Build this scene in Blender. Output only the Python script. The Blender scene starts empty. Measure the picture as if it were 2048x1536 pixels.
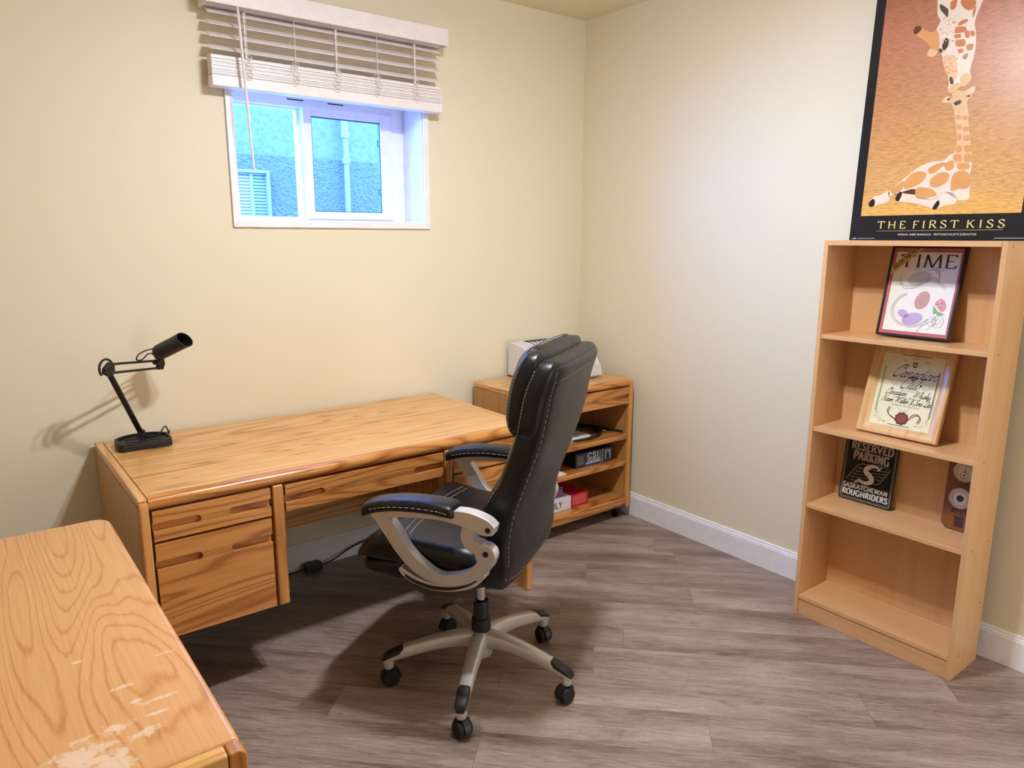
import bpy, bmesh, math, random
from mathutils import Vector, Matrix
R_ = math.radians
random.seed(7)
S = bpy.context.scene
COL = S.collection

# ---------------------------------------------------------------- camera
cam = bpy.data.cameras.new('camera'); cam_o = bpy.data.objects.new('camera', cam); COL.objects.link(cam_o)
cam.sensor_width = 36.0; cam.sensor_fit = 'HORIZONTAL'; cam.lens = 36.0 * 1452.5 / 2048.0
cam.clip_start = 0.05; cam.clip_end = 60
def _cam():
    yw, pt, rl = R_(37.67), R_(-11.389), R_(0.133)
    F = Vector((math.sin(yw)*math.cos(pt), math.cos(yw)*math.cos(pt), math.sin(pt)))
    Rt = Vector((math.cos(yw), -math.sin(yw), 0)); U = Rt.cross(F)
    R2 = Rt*math.cos(rl) + U*math.sin(rl); U2 = -Rt*math.sin(rl) + U*math.cos(rl)
    M = Matrix.Identity(4)
    for i in range(3):
        M[i][0] = R2[i]; M[i][1] = U2[i]; M[i][2] = -F[i]
    M[0][3], M[1][3], M[2][3] = -2.8925, -3.1039, 1.5203
    return M
cam_o.matrix_world = _cam()
S.camera = cam_o

# ---------------------------------------------------------------- light, sky, exposure
S.view_settings.view_transform = 'Standard'; S.view_settings.look = 'None'
S.view_settings.exposure = EXPOSURE = 0.46; S.view_settings.gamma = 1.0
S.view_settings.use_curve_mapping = False
W = bpy.data.worlds.new('overcast_sky'); S.world = W; W.use_nodes = True
_bg = W.node_tree.nodes['Background']; _bg.inputs[0].default_value = (0.11, 0.27, 1.0, 1); _bg.inputs[1].default_value = 18.0

def lamp(name, kind, loc, power, color, rot=None, **kw):
    l = bpy.data.lights.new(name, kind); l.energy = power; l.color = color
    for k, v in kw.items(): setattr(l, k, v)
    o = bpy.data.objects.new(name, l); COL.objects.link(o); o.location = loc
    if rot: o.rotation_euler = rot
    return o
# the room's ceiling fixture: two bulbs side by side
BULB = (0.93, 0.985, 1.10)
for bx, by in ((-1.67, -1.72), (-1.53, -1.66)):
    lamp('ceiling_bulb', 'POINT', (bx, by, 2.56), 10.5, BULB, shadow_soft_size=0.045)
    lamp('ceiling_bulb_downlight', 'AREA', (bx, by, 2.56), 13.5, BULB, shape='DISK', size=0.09)
# added soft fill lamp behind the camera, no real opening there
lamp('rear_fill_light', 'AREA', (-.62, -4.45, 1.15), 15, (0.95, 0.97, 1.0), rot=(R_(90), 0, 0), shape='RECTANGLE', size=0.8, size_y=2.0)
# daylight on the neighbouring house, and a sampling portal in the window opening
lamp('daylight_sun', 'SUN', (0, 0, 6), 1.0, (0.3, 0.55, 1.0), rot=(R_(38), 0, R_(-8)), angle=R_(20))
_d = Vector((1.45, -0.98, -0.36)).to_track_quat('-Z', 'Y').to_euler()
lamp('hazy_west_sky', 'SUN', (-4, 3, 5), 14.0, (0.03, 0.33, 1.0), rot=_d, angle=R_(62))
_p = lamp('window_portal', 'AREA', (-1.475, 0.30, 1.85), 1, (1, 1, 1), rot=(R_(-90), 0, 0), shape='RECTANGLE', size=0.95, size_y=0.62)
_p.data.cycles.is_portal = True

# ---------------------------------------------------------------- object helpers
WM = {}
def thing(name, label, cat, M=None, group=None):
    o = bpy.data.objects.new(name, None); COL.objects.link(o); o.empty_display_size = 0.05
    M = M or Matrix.Identity(4)
    if isinstance(M, tuple): M = Matrix.Translation(M)
    o.matrix_world = M; WM[o] = M
    o['label'] = label; o['category'] = cat
    if group: o['group'] = group
    return o
def obj(name, bm, mat, parent=None, local=False, bevel=0, seg=3, smooth=True, angle=42, sub=0, label=None, solid=None):
    """one mesh object; geometry comes in world space unless local"""
    bmesh.ops.recalc_face_normals(bm, faces=bm.faces)
    me = bpy.data.meshes.new(name); bm.to_mesh(me); bm.free()
    o = bpy.data.objects.new(name, me); COL.objects.link(o)
    if mat: 
        for m in (mat if isinstance(mat, list) else [mat]): me.materials.append(m)
    if parent is not None:
        M = WM[parent]; WM[o] = M
        if not local: me.transform(M.inverted())
        o.parent = parent
    else: WM[o] = Matrix.Identity(4)
    if smooth:
        for p in me.polygons: p.use_smooth = True
        if not bevel and not sub: me.set_sharp_from_angle(angle=R_(angle))
    if bevel:
        b = o.modifiers.new('bevel', 'BEVEL'); b.width = bevel; b.segments = seg; b.limit_method = 'ANGLE'; b.angle_limit = R_(35)
        b.harden_normals = smooth
    if sub:
        s = o.modifiers.new('sub', 'SUBSURF'); s.levels = sub; s.render_levels = sub
    if label: o['label'] = label
    return o
def struct(name, bm, mat, **kw):
    o = obj(name, bm, mat, **kw); o['kind'] = 'structure'; return o
def tag(o, label, cat, group=None):
    o['label'] = label; o['category'] = cat
    if group: o['group'] = group
    return o

# ---------------------------------------------------------------- shape helpers
def BM(): return bmesh.new()
def box(bm, x0, y0, z0, x1, y1, z1, M=None, mi=0):
    v = [bm.verts.new((M @ Vector(p)) if M else p) for p in ((x0,y0,z0),(x1,y0,z0),(x1,y1,z0),(x0,y1,z0),(x0,y0,z1),(x1,y0,z1),(x1,y1,z1),(x0,y1,z1))]
    for f in ((0,3,2,1),(4,5,6,7),(0,1,5,4),(1,2,6,5),(2,3,7,6),(3,0,4,7)):
        bm.faces.new([v[i] for i in f]).material_index = mi
    return bm
def prism(bm, pts, fn, a, b, mi=0):
    """closed outline pts (u,v) carried by fn(u,v,w) from w=a to w=b"""
    A = [bm.verts.new(fn(u, v, a)) for u, v in pts]; Bv = [bm.verts.new(fn(u, v, b)) for u, v in pts]
    n = len(pts)
    for i in range(n):
        bm.faces.new((A[i], A[(i+1) % n], Bv[(i+1) % n], Bv[i])).material_index = mi
    bm.faces.new(A[::-1]).material_index = mi; bm.faces.new(Bv).material_index = mi
    return bm
def frame3(d):
    d = d.normalized(); up = Vector((0,0,1)) if abs(d.z) < .95 else Vector((1,0,0))
    a = d.cross(up).normalized(); return a, a.cross(d)
def tube(bm, pts, r, n=8, cap=True, mi=0):
    pts = [Vector(p) for p in pts]; rings = []; a = None
    for i, p in enumerate(pts):
        d = (pts[min(i+1, len(pts)-1)] - pts[max(i-1, 0)]).normalized()
        if a is None: a, b = frame3(d)
        else:
            a = (a - d*a.dot(d)).normalized(); b = d.cross(a) * -1
        rr = r[i] if isinstance(r, (list, tuple)) else r
        rings.append([bm.verts.new(p + (a*math.cos(2*math.pi*k/n) + b*math.sin(2*math.pi*k/n))*rr) for k in range(n)])
    loft(bm, rings, cap=cap, mi=mi)
    return bm
def loft(bm, rings, cap=True, mi=0):
    n = len(rings[0])
    for A, Bv in zip(rings, rings[1:]):
        for k in range(n): bm.faces.new((A[k], A[(k+1) % n], Bv[(k+1) % n], Bv[k])).material_index = mi
    if cap:
        bm.faces.new(rings[0][::-1]).material_index = mi; bm.faces.new(rings[-1]).material_index = mi
def cyl(bm, p0, p1, r0, r1=None, n=24, mi=0): return tube(bm, [p0, p1], [r0, r0 if r1 is None else r1], n=n, mi=mi)
def lathe(bm, prof, M=None, n=32, mi=0):
    M = M or Matrix.Identity(4)
    rings = [[bm.verts.new(M @ Vector((r*math.cos(2*math.pi*k/n), r*math.sin(2*math.pi*k/n), z))) for k in range(n)] for r, z in prof]
    loft(bm, rings, cap=True, mi=mi); return bm
def spline(pts, n=8, closed=False):
    P = [Vector(p) for p in pts]; out = []; N = len(P)
    for i in range(N if closed else N-1):
        p0 = P[(i-1) % N] if closed or i > 0 else P[0]*2 - P[1]
        p1 = P[i]; p2 = P[(i+1) % N]; p3 = P[(i+2) % N] if closed or i+2 < N else P[-1]*2 - P[-2]
        for k in range(n):
            t = k/n
            out.append(0.5*((2*p1) + (p2-p0)*t + (2*p0-5*p1+4*p2-p3)*t*t + (3*p1-p0-3*p2+p3)*t**3))
    if not closed: out.append(P[-1])
    return out
def rrect(x0, y0, x1, y1, r, n=5):
    out = []
    for cx, cy, a in ((x1-r, y1-r, 0), (x0+r, y1-r, 90), (x0+r, y0+r, 180), (x1-r, y0+r, 270)):
        for k in range(n+1):
            t = R_(a + 90*k/n); out.append((cx + r*math.cos(t), cy + r*math.sin(t)))
    return out
XY = lambda u, v, w: (u, v, w)
XZ = lambda u, v, w: (u, w, v)
YZ = lambda u, v, w: (w, u, v)
def poly(bm, pts, z, mi=0):
    vs = [bm.verts.new((p[0], p[1], z)) for p in pts]
    f = bm.faces.new(vs); f.material_index = mi
    bmesh.ops.triangulate(bm, faces=[f]); return bm
def ribbon(bm, pts, w, z, mi=0, closed=False):
    """flat printed line through 2D pts, width w (number or list)"""
    P = [Vector((p[0], p[1])) for p in pts]; N = len(P)
    if N < 2: return bm
    L = []; Rr = []
    for i in range(N):
        if closed: d = P[(i+1) % N] - P[i-1]
        else: d = P[min(i+1, N-1)] - P[max(i-1, 0)]
        if d.length < 1e-9: d = Vector((1, 0))
        d.normalize(); n = Vector((-d.y, d.x)); ww = (w[i] if isinstance(w, (list, tuple)) else w)/2
        L.append(bm.verts.new((*(P[i]+n*ww), z))); Rr.append(bm.verts.new((*(P[i]-n*ww), z)))
    for i in range(N if closed else N-1):
        j = (i+1) % N
        bm.faces.new((Rr[i], Rr[j], L[j], L[i])).material_index = mi
    return bm

# ---------------------------------------------------------------- material helpers
def lin(h):
    if isinstance(h, str):
        h = h.lstrip('#'); c = [int(h[i:i+2], 16)/255 for i in (0, 2, 4)]
        return tuple((x/12.92 if x <= .04045 else ((x+.055)/1.055)**2.4) for x in c) + (1,)
    return tuple(h)+(1,) if len(h) == 3 else h
class NT:
    def __init__(s, name):
        s.m = bpy.data.materials.new(name); s.m.use_nodes = True; s.t = s.m.node_tree; s.n = s.t.nodes
        s.b = s.n['Principled BSDF']
    def add(s, typ, ins=None, **kw):
        nd = s.n.new(typ)
        for k, v in kw.items(): setattr(nd, k, v)
        for k, v in (ins or {}).items(): s.put(nd.inputs[k], v)
        return nd
    def put(s, sock, v):
        if isinstance(v, bpy.types.NodeSocket): s.t.links.new(v, sock)
        elif isinstance(v, bpy.types.Node): s.t.links.new(v.outputs[0], sock)
        else: sock.default_value = v
    def math(s, op, a, b=0.0, c=None):
        d = {0: a, 1: b}
        if c is not None: d[2] = c
        return s.add('ShaderNodeMath', d, operation=op).outputs[0]
    def mix(s, fac, a, b, mode='MIX'):
        nd = s.n.new('ShaderNodeMix'); nd.data_type = 'RGBA'; nd.blend_type = mode
        s.put(nd.inputs[0], fac); s.put(nd.inputs[6], a); s.put(nd.inputs[7], b); return nd.outputs[2]
    def ramp(s, fac, stops):
        nd = s.add('ShaderNodeValToRGB', {0: fac}); e = nd.color_ramp.elements
        while len(e) > 1: e.remove(e[-1])
        e[0].position = stops[0][0]; e[0].color = stops[0][1]
        for p, c in stops[1:]:
            x = e.new(p); x.color = c
        return nd.outputs[0]
    def mapping(s, scale, loc=(0,0,0), rot=(0,0,0), src='Object'):
        tc = s.add('ShaderNodeTexCoord')
        return s.add('ShaderNodeMapping', {0: tc.outputs[src], 1: loc, 2: rot, 3: scale}).outputs[0]
    def noise(s, vec, scale, detail=2, rough=.5, dist=0):
        return s.add('ShaderNodeTexNoise', {'Vector': vec, 'Scale': scale, 'Detail': detail, 'Roughness': rough, 'Distortion': dist}).outputs[0]
    def bump(s, h, strength=.2, dist=.001):
        nd = s.add('ShaderNodeBump', {'Height': h, 'Strength': strength, 'Distance': dist}); s.put(s.b.inputs['Normal'], nd.outputs[0])
    def set(s, **kw):
        for k, v in kw.items(): s.put(s.b.inputs[{'color':'Base Color','rough':'Roughness','metal':'Metallic','spec':'Specular IOR Level','coat':'Coat Weight','coatr':'Coat Roughness'}[k]], v)
        return s.m
def plain(name, col, rough=.5, metal=0, spec=.5, coat=0, bump=0, bscale=300):
    t = NT(name); c = lin(col)
    n = t.noise(t.mapping((1,1,1)), 18, 3)
    v = t.ramp(n, [(.3, tuple(x*.96 for x in c[:3])+(1,)), (.7, tuple(min(1, x*1.04) for x in c[:3])+(1,))])
    if bump: t.bump(t.noise(t.mapping((1,1,1)), bscale, 2), bump, .0006)
    return t.set(color=v, rough=rough, metal=metal, spec=spec, coat=coat)
def wood(name, axis, light, mid, dark, lines=42, rough=.32, coat=.35, stretch=9, contrast=1.0, seed=0, pore=.5, scale=2.6, sharp=3.5, jag=.004):
    """veneer: contour lines of a stretched noise field give cathedral grain along axis"""
    t = NT(name); sc = [1, 1, 1]; sc['xyz'.index(axis)] = 1/stretch
    v = t.mapping(tuple(sc), loc=(seed*3.1, seed*1.7, seed*.9))
    n = t.noise(v, scale, 1.5, .45, .25)
    n = t.math('ADD', n, t.math('MULTIPLY', t.noise(v, 70, 2), jag))
    s = t.math('SINE', t.math('MULTIPLY', n, lines*2*math.pi/6))
    s = t.math('POWER', t.math('MULTIPLY_ADD', s, .5, .5), sharp)
    sc2 = [1, 1, 1]; sc2['xyz'.index(axis)] = 1/45
    fine = t.noise(t.mapping(tuple(sc2), loc=(seed, 0, 0)), 160, 3, .6)
    broad = t.noise(v, 1.3, 2)
    fac = t.math('ADD', t.math('MULTIPLY', s, .55*contrast), t.math('MULTIPLY', t.math('SUBTRACT', fine, .42), pore*1.6))
    fac = t.math('ADD', fac, t.math('MULTIPLY', t.math('SUBTRACT', broad, .5), .5))
    c = t.ramp(fac, [(0, lin(light)), (.45, lin(mid)), (1, lin(dark))])
    t.bump(fine, .08, .0006)
    return t.set(color=c, rough=rough, coat=coat, coatr=.18, spec=.4)

# ---------------------------------------------------------------- materials
def wall_paint(name, col):
    t = NT(name); c = lin(col)
    n = t.noise(t.mapping((1,1,1)), 1.2, 2)
    t.bump(t.noise(t.mapping((1,1,1)), 260, 2, .6), .12, .0006)
    return t.set(color=t.ramp(n, [(.2, tuple(x*.985 for x in c[:3])+(1,)), (.8, c)]), rough=.55, spec=.3)
M_WALL = wall_paint('cream_wall_paint', '#EADFC4')
M_CEIL = wall_paint('ceiling_paint', '#EBE2C4')
M_TRIM = plain('white_trim_paint', '#F5F3F6', .35)
M_VINYL = plain('white_window_vinyl', '#F2F3F5', .35)
M_BLIND = plain('white_blind_slat', '#EFE6E4', .4)
M_CORDW = plain('white_cord', '#EDE6DE', .7)

def floor_mat():
    t = NT('grey_brown_vinyl_plank')
    tc = t.add('ShaderNodeTexCoord'); sp = t.add('ShaderNodeSeparateXYZ', {0: tc.outputs['Object']})
    x, y = sp.outputs[0], sp.outputs[1]; k = 1/math.sqrt(2); PW = .1785; PL = 1.22
    u = t.math('MULTIPLY', t.math('SUBTRACT', x, y), k)      # along the planks
    v = t.math('MULTIPLY', t.math('ADD', x, y), k)           # across
    vr = t.math('DIVIDE', t.math('ADD', v, 2.25), PW)
    row = t.math('FLOOR', vr); fv = t.math('FRACT', vr)
    wn = t.add('ShaderNodeTexWhiteNoise', {'W': row}, noise_dimensions='1D')
    ur = t.math('ADD', t.math('DIVIDE', u, PL), wn.outputs['Value'])
    colm = t.math('FLOOR', ur); fu = t.math('FRACT', ur)
    cid = t.add('ShaderNodeCombineXYZ', {0: row, 1: colm}); wid = t.add('ShaderNodeTexWhiteNoise', {'Vector': cid.outputs[0]}, noise_dimensions='3D')
    rnd = wid.outputs['Value']
    gv = t.add('ShaderNodeCombineXYZ', {0: t.math('ADD', t.math('MULTIPLY', u, .16), t.math('MULTIPLY', rnd, 37)), 1: v, 2: t.math('MULTIPLY', rnd, 91)}).outputs[0]
    n1 = t.noise(gv, 9, 4, .6, .4)
    n2 = t.noise(t.add('ShaderNodeCombineXYZ', {0: t.math('MULTIPLY', u, .09), 1: v, 2: t.math('MULTIPLY', rnd, 50)}).outputs[0], 130, 4, .7)
    n3 = t.noise(gv, 2.2, 2)
    knot = t.noise(t.add('ShaderNodeCombineXYZ', {0: t.math('ADD', t.math('MULTIPLY', u, .45), t.math('MULTIPLY', rnd, 17)), 1: v}).outputs[0], 11, 2, .5, 1.2)
    f = t.math('ADD', t.math('MULTIPLY', n1, .65), t.math('MULTIPLY', n2, .55)); f = t.math('ADD', f, t.math('MULTIPLY', n3, .25))
    f = t.math('ADD', f, t.math('MULTIPLY', t.math('SUBTRACT', rnd, .5), .075))
    c = t.ramp(f, [(.46, lin('#4A3A33')), (.62, lin('#786459')), (.75, lin('#968378')), (.95, lin('#B3A399'))])
    fl = t.noise(t.add('ShaderNodeCombineXYZ', {0: t.math('MULTIPLY', u, .22), 1: v, 2: t.math('MULTIPLY', rnd, 23)}).outputs[0], 210, 3, .6)
    c = t.mix(t.ramp(fl, [(.56, (0,0,0,1)), (.74, (.55,.55,.55,1))]), c, lin('#4A3B34'))
    kn = t.ramp(knot, [(.70, (0,0,0,1)), (.78, (1,1,1,1))])
    c = t.mix(t.math('MULTIPLY', kn, .5), c, lin('#4F4138'))
    def edge(fr, w): return t.math('LESS_THAN', t.math('MINIMUM', fr, t.math('SUBTRACT', 1, fr)), w)
    seam = t.math('MAXIMUM', edge(fv, .006), edge(fu, .0009))
    c = t.mix(t.math('MULTIPLY', seam, .45), c, lin('#4A3D36'))
    t.bump(t.math('SUBTRACT', n2, t.math('MULTIPLY', seam, 1.5)), .12, .001)
    return t.set(color=c, rough=t.ramp(n2, [(.2, (.30,)*3+(1,)), (.8, (.42,)*3+(1,))]), spec=.5, coat=.25, coatr=.3)
M_FLOOR = floor_mat()
OAK = ('#E2AE70', '#D0924F', '#8E5424')
M_OAKX = wood('varnished_oak_along', 'x', *OAK, lines=150, stretch=18, scale=7, seed=1, contrast=1.15, sharp=4)
M_OAKY = wood('varnished_oak_deep', 'y', *OAK, lines=60, stretch=12, scale=5, seed=2)
M_OAKZ = wood('varnished_oak_upright', 'z', '#D39653', '#BC7936', '#84491B', lines=60, stretch=14, scale=6, seed=3)
M_OAKF = wood('varnished_oak_front', 'x', '#CB8A48', '#AF6B2C', '#6E380F', lines=96, stretch=9, scale=6.5, seed=4, rough=.28)
M_OAKVEN = wood('oak_side_veneer', 'z', '#C08E54', '#B07D44', '#8E5E2E', lines=26, stretch=30, scale=8, seed=5, contrast=.4, coat=.15, rough=.4)
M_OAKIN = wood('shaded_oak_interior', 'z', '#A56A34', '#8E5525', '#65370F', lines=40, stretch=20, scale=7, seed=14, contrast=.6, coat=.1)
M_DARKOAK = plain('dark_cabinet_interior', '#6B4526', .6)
def worn_oak():
    m = wood('worn_oak_return_top', 'y', '#D9A066', '#C98A4C', '#8F5220', lines=200, stretch=6.5, scale=4.6, seed=9, contrast=.8, sharp=8, jag=.012)
    t = NT.__new__(NT); t.m = m; t.t = m.node_tree; t.n = t.t.nodes; t.b = t.n['Principled BSDF']
    old = t.b.inputs['Base Color'].links[0].from_socket
    # rubbed pale patches of their own shape near the front end
    tc = t.add('ShaderNodeTexCoord'); sp = t.add('ShaderNodeSeparateXYZ', {0: tc.outputs['Object']})
    def spot(cx, cy, rx, ry):
        dx = t.math('DIVIDE', t.math('SUBTRACT', sp.outputs[0], cx), rx); dy = t.math('DIVIDE', t.math('SUBTRACT', sp.outputs[1], cy), ry)
        return t.math('SUBTRACT', 1, t.math('SQRT', t.math('ADD', t.math('MULTIPLY', dx, dx), t.math('MULTIPLY', dy, dy))))
    m1 = None
    for q in WORN:
        s_ = spot(*q); m1 = s_ if m1 is None else t.math('MAXIMUM', m1, s_)
    g = t.noise(t.mapping((.6, .8, 1)), 90, 5, .75)
    m2 = t.math('ADD', m1, t.math('MULTIPLY', t.math('SUBTRACT', g, .5), 2.6))
    f = t.ramp(m2, [(.42, (0,0,0,1)), (.75, (1,1,1,1))])
    t.put(t.b.inputs['Base Color'], t.mix(t.math('MULTIPLY', f, .62), old, lin('#EBD5BC')))
    return m
M_SHELF = wood('beech_laminate_upright', 'z', '#D9A977', '#CE9B67', '#B3804C', lines=26, stretch=26, scale=6, seed=6, contrast=.35, rough=.38, coat=.12, pore=.35)
M_SHELFY = wood('beech_laminate_shelf', 'y', '#D9A977', '#CE9B67', '#B3804C', lines=26, stretch=22, scale=6, seed=7, contrast=.35, rough=.35, coat=.15, pore=.35)
M_PICOAK = wood('light_oak_picture_frame', 'y', '#DFB580', '#D2A168', '#B07C43', lines=40, stretch=12, scale=9, seed=8, contrast=.6)
M_WALNUT = wood('walnut_plaque', 'y', '#8A5535', '#6F3F25', '#4A2817', lines=30, stretch=10, scale=7, seed=10, contrast=.6)
def leather():
    t = NT('black_bonded_leather')
    v = t.mapping((1,1,1)); wr = t.noise(t.mapping((1,1,1)), 9, 3, .55, .6)
    g = t.add('ShaderNodeTexVoronoi', {'Vector': v, 'Scale': 420}).outputs['Distance']
    h = t.math('ADD', t.math('MULTIPLY', wr, 1.0), t.math('MULTIPLY', g, .06))
    t.bump(h, .28, .012)
    c = t.ramp(t.noise(v, 40, 3), [(.3, (.0035,.0035,.004,1)), (.75, (.007,.007,.0075,1))])
    return t.set(color=c, rough=.35, spec=.42)
M_LEATHER = leather()
M_STITCH = plain('pale_thread', '#B4B0AA', .8)
M_SILVER = plain('silver_painted_plastic', '#D2CDC8', .32, metal=.42)
M_CHROME = plain('chrome', '#C9C9CC', .12, metal=1)
M_BLACK = plain('black_plastic', '#1B1A1C', .42)
M_MATTE = plain('matt_black_enamel', '#171615', .5)
M_RUBBER = plain('black_rubber', '#141414', .7)
M_PRN = plain('white_printer_plastic', '#DCDADA', .45)
M_WHITE = plain('white_paper', '#EDEBEC', .7)
M_BRASS = plain('brass', '#D8A650', .25, metal=1)
def glass():
    t = NT('window_glass'); tr = t.add('ShaderNodeBsdfTransparent', {0: (.94, .98, 1, 1)}); gl = t.add('ShaderNodeBsdfGlossy', {0: (1,1,1,1), 'Roughness': .02})
    fr = t.add('ShaderNodeFresnel', {0: 1.45}); ge = t.add('ShaderNodeNewGeometry'); mx = t.add('ShaderNodeMixShader', {0: t.math('MULTIPLY', fr.outputs[0], t.math('SUBTRACT', 1, ge.outputs['Backfacing'])), 1: tr.outputs[0], 2: gl.outputs[0]})
    t.t.links.new(mx.outputs[0], t.n['Material Output'].inputs[0]); t.n.remove(t.b); return t.m
M_GLASS = glass()
def picglass():
    t = NT('picture_glazing'); tr = t.add('ShaderNodeBsdfTransparent', {0: (1, 1, 1, 1)}); gl = t.add('ShaderNodeBsdfGlossy', {0: (1,1,1,1), 'Roughness': .03})
    fr = t.add('ShaderNodeFresnel', {0: 1.45}); ge = t.add('ShaderNodeNewGeometry'); mx = t.add('ShaderNodeMixShader', {0: t.math('MULTIPLY', fr.outputs[0], t.math('SUBTRACT', 1, ge.outputs['Backfacing'])), 1: tr.outputs[0], 2: gl.outputs[0]})
    t.t.links.new(mx.outputs[0], t.n['Material Output'].inputs[0]); t.n.remove(t.b); return t.m
M_PICGLASS = picglass()
def stucco(name, col, sc, strength):
    t = NT(name); v = t.mapping((1,1,1)); n = t.noise(v, sc, 4, .65, .15); vo = t.add('ShaderNodeTexVoronoi', {'Vector': v, 'Scale': sc*1.3}).outputs['Distance']
    h = t.math('ADD', n, t.math('MULTIPLY', vo, .6)); t.bump(h, strength, .02)
    c = lin(col)
    return t.set(color=t.ramp(h, [(.35, tuple(x*.72 for x in c[:3])+(1,)), (.9, c)]), rough=.9)
M_STUC1 = stucco('smooth_stucco', '#7F8486', 26, .22)
M_STUC2 = stucco('rough_stucco', '#777C7E', 44, .9)
_INK = {}
def ink(col, rough=.4):
    k = (col, rough)
    if k not in _INK: _INK[k] = plain('print_' + col.strip('#').lower(), col, rough)
    return _INK[k]

# ---------------------------------------------------------------- the room
XL, YB, H = -4.3, -4.5, 2.665
WX0, WX1, WZ0, WZ1 = -1.911, -1.035, 1.588, 2.14
struct('floor', box(BM(), XL-.1, YB-.1, -.1, .1, .26, 0), M_FLOOR, smooth=False)
struct('ceiling', box(BM(), XL-.1, YB-.1, H, .1, .26, H+.1), M_CEIL, smooth=False)
b = BM()
box(b, XL-.1, 0, 0, WX0, .26, H); box(b, WX1, 0, 0, .1, .26, H); box(b, WX0, 0, 0, WX1, .26, WZ0); box(b, WX0, 0, WZ1, WX1, .26, H)
struct('wall_back', b, M_WALL, smooth=False)
struct('wall_right', box(BM(), 0, YB-.1, 0, .1, 0, H), M_WALL, smooth=False)
struct('wall_left', box(BM(), XL-.1, YB-.1, 0, XL, 0, H), M_WALL, smooth=False)
struct('wall_front', box(BM(), XL, YB-.1, 0, 0, YB, H), M_WALL, smooth=False)
# baseboards: tall flat board with a stepped cap
prof = [(0, 0), (.0145, 0), (.0145, .104), (.0125, .107), (.0125, .112), (.0085, .118), (.0085, .124), (.006, .1275), (0, .1275)]
b = prism(BM(), prof, lambda u, v, w: (w, -u, v), XL, -.0145); struct('baseboard_back', b, M_TRIM, angle=25)
b = prism(BM(), prof, lambda u, v, w: (-u, w, v), YB, 0); struct('baseboard_right', b, M_TRIM, angle=25)

# ---------------------------------------------------------------- the basement window
b = BM()   # casing: four mitred strips, and the white boards lining the opening
def casing(bm, x0, z0, x1, z1, w, y0, y1):
    o = [(x0-w, z0-w), (x1+w, z0-w), (x1+w, z1+w), (x0-w, z1+w)]; i = [(x0, z0), (x1, z0), (x1, z1), (x0, z1)]
    for k in range(4):
        j = (k+1) % 4
        prism(bm, [o[k], o[j], i[j], i[k]], XZ, y0, y1)
casing(b, WX0, WZ0, WX1, WZ1, .028, -.013, -.0005)
struct('trim_1', b, M_TRIM, bevel=.003, seg=2)
b = BM()
box(b, WX0, .0005, WZ0, WX0+.006, .235, WZ1); box(b, WX1-.006, .0005, WZ0, WX1, .235, WZ1)
box(b, WX0+.006, .0005, WZ0, WX1-.006, .235, WZ0+.006); box(b, WX0+.006, .0005, WZ1-.006, WX1-.006, .235, WZ1)
struct('trim_2', b, M_TRIM, smooth=False)
def rframe(bm, x0, z0, x1, z1, wl, wr, wb, wt, y0, y1):
    box(bm, x0, y0, z0, x0+wl, y1, z1); box(bm, x1-wr, y0, z0, x1, y1, z1)
    box(bm, x0+wl, y0, z0, x1-wr, y1, z0+wb); box(bm, x0+wl, y0, z1-wt, x1-wr, y1, z1)
b = BM(); rframe(b, WX0+.006, WZ0+.006, WX1-.006, WZ1-.006, .03, .07, .012, .05, .165, .235)
for sx in (-1.60, -1.50): pass
win = struct('window_1', b, M_VINYL, bevel=.004)
b = BM(); rframe(b, -1.876, 1.605, -1.553, 2.088, .014, .02, .006, .012, .19, .225)
obj('fixed_sash', b, M_VINYL, win, bevel=.003)
b = BM(); rframe(b, -1.556, 1.602, -1.118, 2.092, .038, .058, .034, .04, .150, .185)
sash = obj('sliding_sash', b, M_VINYL, win, bevel=.004)
b = BM(); rframe(b, -1.521, 1.633, -1.173, 2.055, .006, .006, .006, .006, .156, .176)
obj('glazing_gasket', b, M_BLACK, sash)
b = BM(); box(b, -1.56, .138, 1.80, -1.545, .1499, 1.865); box(b, -1.557, .128, 1.825, -1.548, .138, 1.85)
obj('latch', b, M_VINYL, sash, bevel=.002)
b = BM()
for z in (1.72, 1.945): tube(b, [(-1.186, .1505, z), (-1.194, .147, z), (-1.194, .147, z+.025), (-1.186, .1505, z+.025)], .0022, n=6)
obj('clip', b, M_BLACK, sash)
b = BM()
for x in (-1.62, -1.43): box(b, x, .163, 2.112, x+.075, .166, 2.117)
obj('weep_slot', b, M_BLACK, win)
obj('pane', box(BM(), -1.862, .205, 1.611, -1.573, .209, 2.076), M_GLASS, win, smooth=False)
obj('pane', box(BM(), -1.518, .165, 1.636, -1.176, .169, 2.052), M_GLASS, sash, smooth=False)

# ---------------------------------------------------------------- outside: the house next door
gz = 1.35
struct('ground', box(BM(), -7, .27, gz-.1, 6, 2.1, gz), plain('outdoor_gravel', '#8E8C86', .9), smooth=False)
house = thing('neighbour_house', 'pale stucco house wall outside, seen through the window glass', 'house', (-.6, 2.0, gz))
obj('upper_wall', box(BM(), -1.5, 2.0, 2.065, 6, 2.3, 2.78), M_STUC1, house, smooth=False)
obj('lower_wall', box(BM(), -1.5, 1.985, gz, 6, 2.3, 2.064), M_STUC2, house, smooth=False)
b = BM(); rframe(b, -1.46, 1.5, -1.077, 1.962, .022, .022, .02, .02, 1.935, 1.99)
M_HOUSEV = plain('grey_house_trim', '#9DA1A3', .5)
hw = obj('house_window', b, M_HOUSEV, house, bevel=.003)
b = BM(); box(b, -1.205, 1.96, 1.52, -1.185, 1.985, 1.942); obj('mullion', b, M_HOUSEV, hw)
b = BM()
for k in range(20): box(b, -1.44, 1.972, 1.53+k*.021, -1.1, 1.976, 1.546+k*.021)
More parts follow.
